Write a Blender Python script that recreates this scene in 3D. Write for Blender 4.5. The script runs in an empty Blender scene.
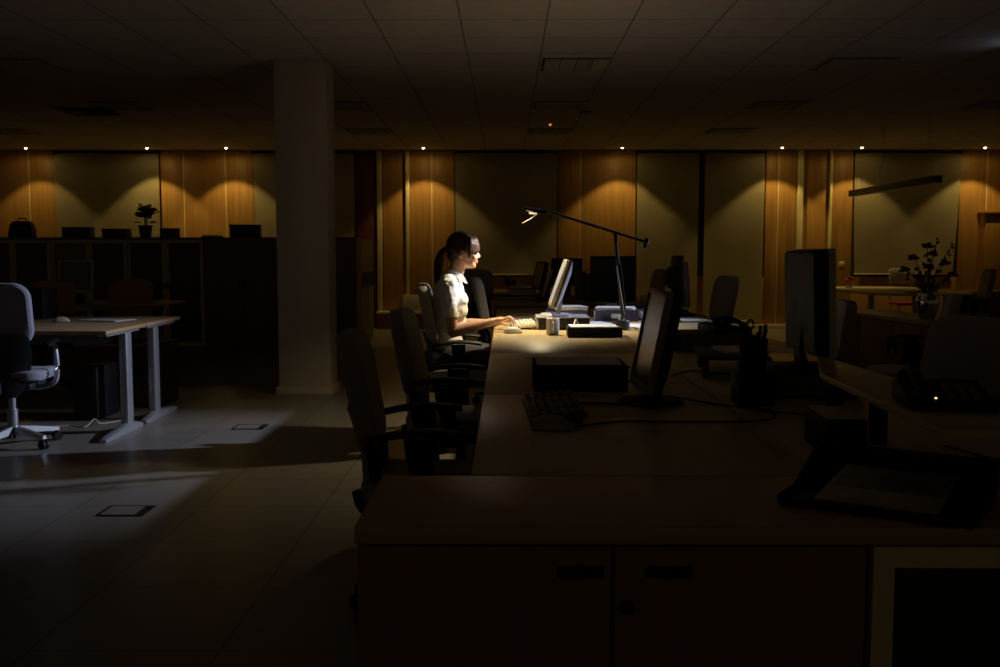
import bpy, bmesh, math, random
from mathutils import Vector, Matrix, Euler
PI = math.pi
R = math.radians
scn = bpy.context.scene
COL = scn.collection

# ------------------------------------------------------------------ camera
F_PX, EYE = 1010.0, 1.25
cam_data = bpy.data.cameras.new('camera')
cam = bpy.data.objects.new('camera', cam_data)
COL.objects.link(cam)
cam_data.sensor_width = 36.0
cam_data.lens = 36.0 * F_PX / 1000.0
cam_data.clip_start = 0.05
cam.location = (0, 0, EYE)
cam.rotation_euler = (PI / 2 - math.atan(81.5 / F_PX), 0, math.atan(6 / F_PX))
scn.camera = cam

# ------------------------------------------------------------------ world, exposure
world = bpy.data.worlds.new('night')
scn.world = world
world.use_nodes = True
bg = world.node_tree.nodes['Background']
bg.inputs['Color'].default_value = (1.0, 0.72, 0.42, 1)
bg.inputs['Strength'].default_value = 0.023
scn.view_settings.view_transform = 'Standard'
scn.view_settings.look = 'None'
scn.view_settings.exposure = 0.0
scn.view_settings.gamma = 1.0
scn.view_settings.use_curve_mapping = False
scn.cycles.use_denoising = True
scn.cycles.sample_clamp_indirect = 4.0

# ------------------------------------------------------------------ cool spotlight under the ceiling, past the right edge of the picture
def spot(name, loc, target, power, color, angle, blend, radius, parent=None):
    ld = bpy.data.lights.new(name, 'SPOT')
    ld.energy = power
    ld.color = color
    ld.spot_size = R(angle)
    ld.spot_blend = blend
    ld.shadow_soft_size = radius
    o = bpy.data.objects.new(name, ld)
    COL.objects.link(o)
    d = Vector(target) - Vector(loc)
    o.rotation_euler = d.to_track_quat('-Z', 'Y').to_euler()
    if parent is not None:
        o.parent = parent
        o.location = Vector(loc) - Vector(parent.location)
    else:
        o.location = loc
    return o

COOL = (0.67, 0.75, 1.0)
WARM = (1.0, 0.68, 0.20)
COOL_LOC = Vector((4.16, 8.1, 2.72))
COOL_AIM = Vector((-0.75, 6.6, 0.85))
COOL_POWER = 1400
LAMP_POWER = 50
DOWN_POWER = 25

# ------------------------------------------------------------------ materials
MATS = {}
def principled(name, color, rough=0.5, metal=0.0, spec=0.5, emit=None, emit_s=0.0, noise=0.0, nscale=20.0, bump=0.0,
               bscale=60.0, stretch=(1, 1, 1), alpha=None, transmission=0.0, sheen=0.0):
    if name in MATS:
        return MATS[name]
    m = bpy.data.materials.new(name)
    m.use_nodes = True
    nt = m.node_tree
    b = nt.nodes['Principled BSDF']
    b.inputs['Base Color'].default_value = (*color, 1)
    b.inputs['Roughness'].default_value = rough
    b.inputs['Metallic'].default_value = metal
    b.inputs['Specular IOR Level'].default_value = spec
    b.inputs['Transmission Weight'].default_value = transmission
    b.inputs['Sheen Weight'].default_value = sheen
    if emit:
        b.inputs['Emission Color'].default_value = (*emit, 1)
        b.inputs['Emission Strength'].default_value = emit_s
    tc = nt.nodes.new('ShaderNodeTexCoord')
    mp = nt.nodes.new('ShaderNodeMapping')
    mp.inputs['Scale'].default_value = stretch
    nt.links.new(tc.outputs['Object'], mp.inputs['Vector'])
    if noise > 0:
        n = nt.nodes.new('ShaderNodeTexNoise')
        n.inputs['Scale'].default_value = nscale
        n.inputs['Detail'].default_value = 5
        nt.links.new(mp.outputs['Vector'], n.inputs['Vector'])
        cr = nt.nodes.new('ShaderNodeValToRGB')
        cr.color_ramp.elements[0].position = 0.3
        cr.color_ramp.elements[1].position = 0.7
        cr.color_ramp.elements[0].color = (*[c * (1 - noise) for c in color], 1)
        cr.color_ramp.elements[1].color = (*[min(1, c * (1 + noise)) for c in color], 1)
        nt.links.new(n.outputs['Fac'], cr.inputs['Fac'])
        nt.links.new(cr.outputs['Color'], b.inputs['Base Color'])
    if bump > 0:
        n2 = nt.nodes.new('ShaderNodeTexNoise')
        n2.inputs['Scale'].default_value = bscale
        n2.inputs['Detail'].default_value = 3
        nt.links.new(mp.outputs['Vector'], n2.inputs['Vector'])
        bp = nt.nodes.new('ShaderNodeBump')
        bp.inputs['Strength'].default_value = bump
        bp.inputs['Distance'].default_value = 0.01
        nt.links.new(n2.outputs['Fac'], bp.inputs['Height'])
        nt.links.new(bp.outputs['Normal'], b.inputs['Normal'])
    MATS[name] = m
    return m

def tiled(name, c1, c2, joint, tile, off, joint_w, rough, spec=0.5, bump=0.4, tile_y=None, stagger=0.0):
    m = bpy.data.materials.new(name)
    m.use_nodes = True
    nt = m.node_tree
    b = nt.nodes['Principled BSDF']
    b.inputs['Roughness'].default_value = rough
    b.inputs['Specular IOR Level'].default_value = spec
    geo = nt.nodes.new('ShaderNodeNewGeometry')
    mp = nt.nodes.new('ShaderNodeMapping')
    mp.inputs['Location'].default_value = (off[0], off[1], 0)
    nt.links.new(geo.outputs['Position'], mp.inputs['Vector'])
    br = nt.nodes.new('ShaderNodeTexBrick')
    br.offset = stagger
    br.squash = 1
    br.inputs['Scale'].default_value = 1
    br.inputs['Mortar Size'].default_value = joint_w
    br.inputs['Mortar Smooth'].default_value = 0.1
    br.inputs['Brick Width'].default_value = tile
    br.inputs['Row Height'].default_value = tile_y or tile
    br.inputs['Color1'].default_value = (*c1, 1)
    br.inputs['Color2'].default_value = (*c2, 1)
    br.inputs['Mortar'].default_value = (*joint, 1)
    nt.links.new(mp.outputs['Vector'], br.inputs['Vector'])
    n = nt.nodes.new('ShaderNodeTexNoise')
    n.inputs['Scale'].default_value = 9
    n.inputs['Detail'].default_value = 6
    nt.links.new(geo.outputs['Position'], n.inputs['Vector'])
    mx = nt.nodes.new('ShaderNodeMix')
    mx.data_type = 'RGBA'
    mx.blend_type = 'MULTIPLY'
    mx.inputs[0].default_value = 0.25
    nt.links.new(br.outputs['Color'], mx.inputs[6])
    nt.links.new(n.outputs['Fac'], mx.inputs[7])
    nt.links.new(mx.outputs[2], b.inputs['Base Color'])
    bp = nt.nodes.new('ShaderNodeBump')
    bp.invert = True
    bp.inputs['Strength'].default_value = bump
    bp.inputs['Distance'].default_value = 0.004
    nt.links.new(br.outputs['Fac'], bp.inputs['Height'])
    nt.links.new(bp.outputs['Normal'], b.inputs['Normal'])
    return m

def wood(name, dark, light, rough, scale=(14, 14, 0.7), spec=0.4):
    m = bpy.data.materials.new(name)
    m.use_nodes = True
    nt = m.node_tree
    b = nt.nodes['Principled BSDF']
    b.inputs['Roughness'].default_value = rough
    b.inputs['Specular IOR Level'].default_value = spec
    geo = nt.nodes.new('ShaderNodeNewGeometry')
    mp = nt.nodes.new('ShaderNodeMapping')
    mp.inputs['Scale'].default_value = scale
    nt.links.new(geo.outputs['Position'], mp.inputs['Vector'])
    n = nt.nodes.new('ShaderNodeTexNoise')
    n.inputs['Scale'].default_value = 1.6
    n.inputs['Detail'].default_value = 8
    n.inputs['Roughness'].default_value = 0.65
    n.inputs['Distortion'].default_value = 0.4
    nt.links.new(mp.outputs['Vector'], n.inputs['Vector'])
    cr = nt.nodes.new('ShaderNodeValToRGB')
    cr.color_ramp.elements[0].position = 0.32
    cr.color_ramp.elements[1].position = 0.68
    cr.color_ramp.elements[0].color = (*dark, 1)
    cr.color_ramp.elements[1].color = (*light, 1)
    nt.links.new(n.outputs['Fac'], cr.inputs['Fac'])
    nt.links.new(cr.outputs['Color'], b.inputs['Base Color'])
    return m

M_FLOOR = tiled('floor_tiles', (.30, .275, .24), (.275, .25, .215), (.10, .09, .08), 0.6, (0.3, 0.52), 0.0035, 0.34, spec=0.5)
M_CEIL = tiled('ceiling_tiles', (.55, .50, .45), (.52, .47, .425), (.24, .22, .2), 0.615, (-0.29, 0.03), 0.007, 0.9, spec=0.2, bump=0.6)
M_OAK = wood('oak_cladding', (.38, .20, .06), (.56, .31, .10), 0.45, (18, 18, 0.55))
M_DESK = wood('maple_laminate', (.54, .40, .19), (.65, .50, .26), 0.36, (22, 1.6, 22))
M_DESK_DARK = wood('cherry_laminate', (.42, .28, .14), (.50, .34, .18), 0.4, (22, 1.6, 22))
M_COUNTER = wood('counter_laminate', (.42, .26, .12), (.50, .32, .15), 0.4, (1.6, 22, 22))
M_REDWOOD = wood('cabinet_cherry', (.22, .12, .06), (.28, .155, .08), 0.45, (20, 20, 1.2))
M_DOORDARK = wood('dark_door', (.12, .035, .015), (.17, .055, .025), 0.5, (20, 20, .7))
M_LIGHTWOOD = wood('beech_frame', (.74, .66, .38), (.84, .76, .46), 0.45, (20, 20, 1.2))
M_COLUMN = principled('painted_plaster', (.47, .40, .31), 0.75, noise=.04, nscale=6, bump=.15, bscale=120)
M_BLIND = principled('blind_fabric', (.68, .60, .41), 0.85, noise=.10, nscale=120, bump=.3, bscale=160, spec=.2)
M_WHITE = principled('white_paint', (.82, .80, .74), .5, noise=.03)
M_BLACK = principled('black_plastic', (.012, .012, .013), .55, spec=.3, noise=.15, bump=.08, bscale=400)
M_BLACK_METAL = principled('black_metal', (.010, .010, .011), .75, spec=.15, noise=.1)
M_SHELL = principled('charcoal_shell', (.022, .024, .03), .45, noise=.15, bump=.05)
M_FAB_GREY = principled('grey_seat_fabric', (.33, .30, .295), .95, noise=.12, nscale=240, bump=.35, bscale=500, sheen=.2)
M_FAB_LIGHT = principled('light_seat_fabric', (.42, .40, .37), .95, noise=.12, nscale=240, bump=.35, bscale=500, sheen=.2)
M_FAB_BLUE = principled('blue_grey_seat_fabric', (.30, .31, .37), .95, noise=.12, nscale=240, bump=.35, bscale=500, sheen=.2)
M_FAB_ORANGE = principled('rust_seat_fabric', (.40, .22, .085), .95, noise=.12, nscale=240, bump=.3, bscale=500)
M_STEEL = principled('silver_painted_steel', (.45, .46, .50), .35, metal=.6, noise=.05)
M_CHROME = principled('polished_metal', (.7, .7, .72), .18, metal=1.0, noise=.03)
M_BEIGE = principled('beige_plastic', (.62, .56, .44), .5, noise=.04)
M_SILVER = principled('silver_plastic', (.50, .50, .52), .38, metal=.3, noise=.04)
M_GREYPL = principled('dark_grey_plastic', (.09, .085, .08), .5, noise=.1)
M_KEY = principled('grey_key_plastic', (.16, .15, .14), .55, noise=.08)
M_LKEY = principled('cream_key_plastic', (.75, .70, .60), .5, noise=.04)
M_SCREEN = principled('dark_screen', (.10, .10, .12), .28, spec=.7, noise=.05, nscale=3)
M_SCREEN_ON = principled('lit_screen', (.05, .05, .06), .3, emit=(.75, .85, 1.0), emit_s=.45, noise=.02)
M_PAPER = principled('white_paper', (.82, .82, .80), .8, noise=.04, nscale=30)
M_INDIGO = principled('indigo_card', (.05, .05, .13), .55, noise=.12, nscale=15)
M_GLASS = principled('dark_cabinet_glass', (.030, .028, .022), .15, spec=.6, noise=.1, nscale=2)
M_VENT = principled('louvre_metal', (.42, .39, .30), .4, metal=.3, noise=.05)
M_DARKVOID = principled('dark_recess', (.015, .014, .012), .8, noise=.1)
M_SKIN = principled('skin', (.64, .37, .24), .48, noise=.06, nscale=12, bump=.05, bscale=200)
M_LIP = principled('lips', (.55, .22, .17), .4, noise=.05)
M_HAIR = principled('dark_brown_hair', (.045, .021, .010), .46, noise=.5, nscale=90, bump=.8, bscale=70, stretch=(1, 1, .18), spec=.2)
M_SHIRT = principled('white_cotton', (.83, .83, .82), .85, noise=.03, nscale=40, bump=.35, bscale=34, sheen=.15)
M_SKIRT = principled('lilac_grey_cloth', (.05, .048, .075), .9, noise=.1, nscale=60, bump=.3, bscale=40)
M_CERAMIC = principled('glazed_ceramic', (.70, .67, .62), .25, noise=.03)
M_LEAF = principled('dark_green_leaf', (.03, .06, .02), .5, noise=.3, nscale=30)
M_RED = principled('red_petal', (.22, .015, .02), .6, noise=.2)
M_ORANGE = principled('orange_petal', (.75, .13, .03), .6, noise=.2)
M_STEM = principled('plant_stem', (.05, .045, .02), .7, noise=.2)
M_POT = principled('dark_pot', (.05, .03, .022), .5, noise=.15)
M_GLASSJAR = principled('clear_glass', (.8, .82, .8), .05, transmission=.85, noise=.02)
M_BRASS = principled('brass_ring', (.5, .33, .12), .35, metal=.8, noise=.05)
M_BULB = principled('glowing_bulb', (1, .8, .5), .5, emit=(1, .66, .28), emit_s=22, noise=.01)
M_BULB_LAMP = principled('lamp_bulb_glow', (1, .8, .6), .5, emit=(1, .75, .5), emit_s=1.0, noise=.01)
M_LAMPLIT_WIRE = principled('lamplit_guard_wire', (.9, .7, .5), .4, emit=(1, .55, .3), emit_s=.45, noise=.01)  # bulb light on the guard wire, put in as a glow of its own
M_LED = principled('led_glow', (1, .7, .3), .5, emit=(1, .62, .2), emit_s=2.2, noise=.01)
M_AMBER = principled('amber_glow', (1, .4, .1), .5, emit=(1, .38, .05), emit_s=.7, noise=.01)
M_MUG_LINE = principled('pale_paint', (.8, .78, .7), .5, noise=.02)
M_MAG = principled('magazine_cover', (.34, .32, .24), .35, noise=.35, nscale=9)
M_MAGBAND = principled('magazine_photo_band', (.10, .10, .12), .35, noise=.6, nscale=30)
M_SOIL = principled('soil', (.03, .02, .012), .9, noise=.3)
M_BOOK = principled('red_brown_spines', (.14, .05, .03), .6, noise=.5, nscale=26, stretch=(1, 1, .05))
M_CARDBLUE = principled('pale_blue_card', (.55, .62, .78), .6, noise=.1)

# ------------------------------------------------------------------ mesh helpers
class MB:
    def __init__(self):
        self.bm = bmesh.new()
    def _merge(self, tmp, mat=None):
        if mat is not None:
            bmesh.ops.transform(tmp, matrix=mat, verts=tmp.verts)
        me = bpy.data.meshes.new('tmp')
        tmp.to_mesh(me); tmp.free()
        self.bm.from_mesh(me)
        bpy.data.meshes.remove(me)
        return self
    def box(self, c, s, rot=(0, 0, 0), bevel=0.0, seg=2):
        t = bmesh.new()
        bmesh.ops.create_cube(t, size=1)
        bmesh.ops.scale(t, vec=s, verts=t.verts)
        if bevel > 0:
            bmesh.ops.bevel(t, geom=t.edges[:], offset=min(bevel, min(s) * .49), segments=seg, profile=.5, affect='EDGES')
        return self._merge(t, Matrix.Translation(c) @ Euler(rot).to_matrix().to_4x4())
    def bx(self, x0, x1, y0, y1, z0, z1, bevel=0.0, seg=2):
        return self.box(((x0 + x1) / 2, (y0 + y1) / 2, (z0 + z1) / 2), (abs(x1 - x0), abs(y1 - y0), abs(z1 - z0)), (0, 0, 0), bevel, seg)
    def cyl(self, p0, p1, r0, r1=None, seg=20):
        r1 = r0 if r1 is None else r1
        p0, p1 = Vector(p0), Vector(p1)
        d = p1 - p0
        t = bmesh.new()
        bmesh.ops.create_cone(t, cap_ends=True, segments=seg, radius1=r0, radius2=r1, depth=d.length)
        return self._merge(t, Matrix.Translation((p0 + p1) / 2) @ d.to_track_quat('Z', 'Y').to_matrix().to_4x4())
    def ell(self, c, r, rot=(0, 0, 0), seg=20):
        t = bmesh.new()
        bmesh.ops.create_uvsphere(t, u_segments=seg, v_segments=max(8, seg // 2), radius=1)
        bmesh.ops.scale(t, vec=r if hasattr(r, '__len__') else (r, r, r), verts=t.verts)
        return self._merge(t, Matrix.Translation(c) @ Euler(rot).to_matrix().to_4x4())
    def capsule(self, p0, p1, r0, r1=None, seg=16):
        r1 = r0 if r1 is None else r1
        self.cyl(p0, p1, r0, r1, seg)
        self.ell(p0, r0, seg=seg); self.ell(p1, r1, seg=seg)
        return self
    def chain(self, pts, radii, seg=14):
        for i in range(len(pts) - 1):
            self.capsule(pts[i], pts[i + 1], radii[i], radii[i + 1], seg)
        return self
    def tube(self, pts, r, seg=8, smooth=3):
        pts = [Vector(p) for p in pts]
        if smooth > 1 and len(pts) > 2:
            out = []
            n = len(pts)
            for i in range(n - 1):
                a, b, c, d = pts[max(i - 1, 0)], pts[i], pts[i + 1], pts[min(i + 2, n - 1)]
                for k in range(smooth):
                    t = k / smooth
                    out.append(.5 * ((2 * b) + (c - a) * t + (2 * a - 5 * b + 4 * c - d) * t * t + (3 * b - a - 3 * c + d) * t ** 3))
            out.append(pts[-1]); pts = out
        t = bmesh.new(); rings = []
        for i, p in enumerate(pts):
            d = (pts[min(i + 1, len(pts) - 1)] - pts[max(i - 1, 0)]).normalized()
            q = d.to_track_quat('Z', 'Y')
            rr = r[min(int(i / max(1, len(pts) - 1) * (len(r) - 1) + .5), len(r) - 1)] if hasattr(r, '__len__') else r
            rings.append([t.verts.new(p + q @ Vector((rr * math.cos(a), rr * math.sin(a), 0))) for a in [2 * PI * k / seg for k in range(seg)]])
        for a, b in zip(rings, rings[1:]):
            for k in range(seg):
                t.faces.new((a[k], a[(k + 1) % seg], b[(k + 1) % seg], b[k]))
        t.faces.new(rings[0][::-1]); t.faces.new(rings[-1])
        return self._merge(t)
    def lathe(self, prof, c=(0, 0, 0), seg=28):
        t = bmesh.new(); rings = []
        for r, z in prof:
            rings.append([t.verts.new((c[0] + max(r, .0004) * math.cos(2 * PI * k / seg), c[1] + max(r, .0004) * math.sin(2 * PI * k / seg), c[2] + z)) for k in range(seg)])
        for a, b in zip(rings, rings[1:]):
            for k in range(seg):
                t.faces.new((a[k], a[(k + 1) % seg], b[(k + 1) % seg], b[k]))
        t.faces.new(rings[0][::-1]); t.faces.new(rings[-1])
        return self._merge(t)
    def loft(self, rings):
        t = bmesh.new()
        rr = [[t.verts.new(p) for p in ring] for ring in rings]
        n = len(rr[0])
        for a, b in zip(rr, rr[1:]):
            for k in range(n):
                t.faces.new((a[k], a[(k + 1) % n], b[(k + 1) % n], b[k]))
        t.faces.new(rr[0][::-1]); t.faces.new(rr[-1])
        bmesh.ops.recalc_face_normals(t, faces=t.faces)
        return self._merge(t)
    def prism(self, poly, axis, a, b, bevel=0.0):
        """poly: 2-D outline in the two other axes (in order), extruded along axis from a to b"""
        def pt(u, v, w):
            return {'x': (w, u, v), 'y': (u, w, v), 'z': (u, v, w)}[axis]
        t = bmesh.new()
        lo = [t.verts.new(pt(u, v, a)) for u, v in poly]
        hi = [t.verts.new(pt(u, v, b)) for u, v in poly]
        n = len(poly)
        t.faces.new(lo); t.faces.new(hi)
        for k in range(n):
            t.faces.new((lo[k], lo[(k + 1) % n], hi[(k + 1) % n], hi[k]))
        bmesh.ops.recalc_face_normals(t, faces=t.faces)
        if bevel > 0:
            bmesh.ops.bevel(t, geom=t.edges[:], offset=bevel, segments=2, profile=.5, affect='EDGES')
        return self._merge(t)

def obj(name, mb, mat, parent=None, loc=(0, 0, 0), rot=(0, 0, 0), smooth=35):
    me = bpy.data.meshes.new(name)
    mb.bm.to_mesh(me); mb.bm.free()
    me.materials.append(mat)
    me.polygons.foreach_set('use_smooth', [True] * len(me.polygons))
    me.set_sharp_from_angle(angle=R(smooth))
    o = bpy.data.objects.new(name, me)
    COL.objects.link(o)
    o.location = loc; o.rotation_euler = rot
    if parent is not None:
        o.parent = parent
    return o

def tag(o, label, cat, group=None):
    o['label'] = label; o['category'] = cat
    if group: o['group'] = group
    return o

def thing(name, label, cat, loc=(0, 0, 0), rotz=0.0, group=None):
    o = bpy.data.objects.new(name, None)
    COL.objects.link(o)
    o.empty_display_size = .1
    o.location = loc; o.rotation_euler = (0, 0, rotz)
    return tag(o, label, cat, group)

def struct(name, mb, mat, parent=None):
    o = obj(name, mb, mat, parent)
    if parent is None:
        o['kind'] = 'structure'
    return o

def dup(root, loc, rotz=0.0, label=None, group=None):
    r = root.copy(); COL.objects.link(r)
    r.location = loc; r.rotation_euler = (0, 0, rotz)
    if label: r['label'] = label
    if group: r['group'] = group
    for ch in list(root.children):
        c = ch.copy(); COL.objects.link(c); c.parent = r
        for g in list(ch.children):
            d = g.copy(); COL.objects.link(d); d.parent = c
    return r

# ================================================================== SETTING
CEIL = 2.90
WY = 16.65           # face of the far wall
struct('floor', MB().bx(-10, 10, -1.5, 17.1, -.1, 0), M_FLOOR)
struct('ceiling', MB().bx(-10, 10, -1.5, 17.1, CEIL, CEIL + .1), M_CEIL)
struct('wall_back', MB().bx(-10, 10, WY + .1, WY + .3, 0, CEIL), M_OAK)
struct('wall_left', MB().bx(-9.9, -9.7, 9.5, 17.0, 0, CEIL), M_COLUMN)
struct('wall_right', MB().bx(9.7, 9.9, 9.5, 17.0, 0, CEIL), M_COLUMN)
# square column with a low plinth
struct('column', MB().bx(-2.0, -1.545, 8.82, 9.2, 0, CEIL, .012), M_COLUMN)
struct('baseboard_column', MB().bx(-2.02, -1.525, 8.80, 9.22, 0, .07, .004), M_COLUMN)

# oak cladding: pairs of panels with a fine joint between them
def wx(px):  # far-wall x for a column of the wall layout drawn up at 1010 px per 16 m
    return (px - 505.8) / 1010 * 16.60
n_trim = 0
def trim(x0, x1, y0, y1, z0, z1, mat, bevel=.003):
    global n_trim
    n_trim += 1
    return struct('trim_%d' % n_trim, MB().bx(x0, x1, y0, y1, z0, z1, bevel), mat)
def panels(px0, px1, joints):
    xs = [wx(px0)] + [wx(j) for j in joints] + [wx(px1)]
    if joints: trim(xs[0] + .01, xs[-1] - .01, WY - .017, WY + .1, .001, CEIL - .012, M_LIGHTWOOD)
    for a, b in zip(xs, xs[1:]):
        trim(a + .008, b - .008, WY - .02, WY + .1, 0.0, CEIL - .01, M_OAK)
panels(-40, 57, [31])
panels(162, 255, [185, 227])
panels(410, 455, [432])
panels(557, 635, [580])
panels(763, 794, [776])
panels(800, 826, [])
panels(829, 850, [])
panels(955, 1080, [982, 1030])
panels(383, 407, [])
trim(wx(794.5), wx(799.5), WY - .10, WY + .1, 0, CEIL - .01, M_LIGHTWOOD)
trim(wx(826), wx(828.5), WY - .08, WY + .1, 0, CEIL - .01, M_LIGHTWOOD)
trim(wx(406.5), wx(410), WY - .10, WY + .1, 0, CEIL - .01, M_LIGHTWOOD)
trim(wx(377.5), wx(382.5), WY - .06, WY + .1, 0, CEIL - .01, M_LIGHTWOOD)
# dark door beyond the column
struct('door_1', MB().bx(wx(356), wx(377), WY - .03, WY + .1, 0, CEIL - .01, .003), M_DOORDARK)
# low wooden dado under the windows
for a, b in ((57, 162), (255, 356), (455, 557), (635, 763), (850, 955)):
    trim(wx(a), wx(b), WY - .02, WY + .1, 0, .84, M_OAK)
# windows behind the blinds
nw = 0
for a, b in ((57, 162), (255, 356), (455, 557), (635, 763), (850, 955)):
    nw += 1
    x0, x1 = wx(a) + .01, wx(b) - .01
    f = MB()
    f.bx(x0, x1, WY + .04, WY + .1, .84, .90); f.bx(x0, x1, WY + .04, WY + .1, CEIL - .08, CEIL - .01)
    f.bx(x0, x0 + .06, WY + .04, WY + .1, .9, CEIL - .08); f.bx(x1 - .06, x1, WY + .04, WY + .1, .9, CEIL - .08)
    f.bx((x0 + x1) / 2 - .03, (x0 + x1) / 2 + .03, WY + .04, WY + .1, .9, CEIL - .08)
    w = struct('window_%d' % nw, f, M_GREYPL)
    g = MB(); g.bx(x0 + .06, x1 - .06, WY + .08, WY + .095, .9, CEIL - .08)
    obj('window_pane', g, M_GLASS, w)
# long low sill bench along the wall
sb = MB(); sb.bx(wx(378), wx(455), WY - .32, WY - .03, .25, .285, .004)
struct('trim_91', sb, M_LIGHTWOOD)
sb = MB(); sb.bx(wx(378), wx(455), WY - .29, WY - .03, 0, .25)
struct('trim_92', sb, M_REDWOOD)
struct('baseboard_back', MB().bx(wx(635), wx(850), WY - .12, WY - .03, 0, .07, .004), M_LIGHTWOOD)

# roller blinds
def blind(px0, px1, z0, label, wob):
    x0, x1 = wx(px0) + .006, wx(px1) - .006
    t = thing('roller_blind', label, 'blind', ((x0 + x1) / 2, WY - .06, CEIL - .05), 0, 'roller blinds on the far wall')
    w = (x1 - x0) / 2
    h = CEIL - .05 - z0
    b = bmesh.new()
    nx, nz = 24, 30
    random.seed(int(px0))
    ph = random.random() * 6
    grid = []
    for j in range(nz + 1):
        row = []
        for i in range(nx + 1):
            u = i / nx * 2 - 1; v = j / nz
            x = u * (w - .012 * wob * v * v * (1 if u > 0 else .4) * 3)
            y = .010 * math.sin(u * 5 + ph + v * 2) * v + .006 * math.sin(v * 9 + u * 3)
            row.append(b.verts.new((x, y, -v * h)))
        grid.append(row)
    for j in range(nz):
        for i in range(nx):
            b.faces.new((grid[j][i], grid[j + 1][i], grid[j + 1][i + 1], grid[j][i + 1]))
    bmesh.ops.solidify(b, geom=b.faces[:], thickness=.003)
    m = MB(); m.bm.free(); m.bm = b
    obj('blind_fabric', m, M_BLIND, t)
    obj('bottom_bar', MB().cyl((-w + .03, 0, -h), (w - .05, 0, -h), .012, seg=10), M_BLIND, t)
    obj('roller', MB().cyl((-w, .01, .015), (w, .01, .015), .022, seg=14), M_BLACK, t)
    for s in (-1, 1):
        obj('bracket', MB().bx(s * w - .01, s * w + .01, -.03, .08, -.02, .045, .003), M_BLACK, t)
blind(57, 162, .88, 'pale roller blind behind the potted plant on the far left wall', .6)
blind(255, 356, .88, 'pale roller blind half hidden behind the square column', .6)
blind(455, 557, .88, 'dim pale roller blind directly behind the seated woman', .5)
blind(635, 697, .12, 'dim narrow roller blind left of the black window gap', .3)
blind(702, 762, .12, 'narrow roller blind right of the black window gap, reaching near the floor', .5)
blind(850, 955, .89, 'pale roller blind behind the hanging linear lamp at right', 2.4)

# ceiling downlights
DL = [(-7.42, 'leftmost downlight in the ceiling, at the picture edge'),
      (-5.545, 'downlight at the ceiling edge above the potted plant'),
      (-4.32, 'downlight washing the oak panels just left of the column'),
      (-1.275, 'downlight washing the oak panel left of the seated woman'),
      (1.79, 'downlight washing the oak panel above the desk lamp arm'),
      (4.25, 'downlight above the narrow oak strip right of the black gap'),
      (5.47, 'downlight above the left edge of the blind behind the hanging lamp'),
      (7.36, 'rightmost downlight, above the oak panels by the tall cupboard')]
for i, (x, lab) in enumerate(DL):
    x *= 1.026
    t = thing('ceiling_downlight', lab, 'downlight', (x, WY - .5, CEIL), 0, 'downlights along the far wall')
    obj('trim_ring', MB().lathe([(.030, -.001), (.052, -.001), (.055, -.006), (.052, -.010), (.034, -.008), (.030, -.001)], seg=24), M_BRASS, t)
    obj('bulb', MB().ell((0, 0, -.012), (.019, .019, .012), seg=16), M_BULB, t)
    spot('downlight_beam', (x, WY - .5, CEIL - .035), (x, WY - .5, 0), DOWN_POWER * (1.0 if i not in (0,) else .6), WARM, 97, .30, .012, t)
    spot('downlight_spill', (x, WY - .5, CEIL - .03), (x, WY - .5, 0), DOWN_POWER * .07, WARM, 178, .3, .02, t)

# recessed louvre luminaires
def louvre(x, y, label, first=[None]):
    if first[0] is not None:
        return dup(first[0], (x * 1.025, y * 1.025, CEIL), 0, label)
    t = thing('louvre_light', label, 'ceiling light', (x * 1.025, y * 1.025, CEIL), 0, 'recessed louvre lights')
    f = MB()
    for s in (-1, 1):
        f.bx(s * .29 - .008, s * .29 + .008, -.295, .295, -.008, -.0005); f.bx(-.282, .282, s * .29 - .005, s * .29 + .005, -.008, -.0005)
    obj('light_frame', f, M_GREYPL, t)
    obj('tray', MB().bx(-.28, .28, -.283, .283, -.002, -.0006), M_DARKVOID, t)
    v = MB()
    for k in range(4):
        xx = -.21 + k * .14
        for j in range(9):
            yy = -.25 + j * .0625
            v.box((xx, yy, -.013), (.118, .018, .0015), (R(-40), 0, 0))
        v.bx(xx + .062, xx + .074, -.28, .28, -.016, -.003)
    obj('louvre', v, M_VENT, t)
    first[0] = t
    return t
louvre(.59, 8.85, 'recessed louvre light in the ceiling straight above the lit desk, nearest row')
louvre(2.99, 8.85, 'recessed louvre light, largest one in the upper right ceiling')
louvre(-4.21, 8.85, 'recessed louvre light at the upper left picture edge')
louvre(-4.21, 11.25, 'recessed louvre light above the left glass cabinets')
louvre(-1.81, 11.25, 'recessed louvre light just right of the top of the column')
louvre(.59, 11.25, 'dim recessed louvre light in the middle row above the desk lamp')
louvre(2.99, 11.25, 'recessed louvre light in the middle row at right')
louvre(5.39, 11.25, 'recessed louvre light at the right picture edge')
louvre(-6.61, 13.65, 'bright edged louvre light at far left near the wall')
louvre(-1.81, 13.65, 'farthest louvre light right of the column')
louvre(.59, 13.65, 'farthest louvre light above the seated woman and the desk lamp')
louvre(2.99, 13.65, 'farthest louvre light at right, above the black window gap')

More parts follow.
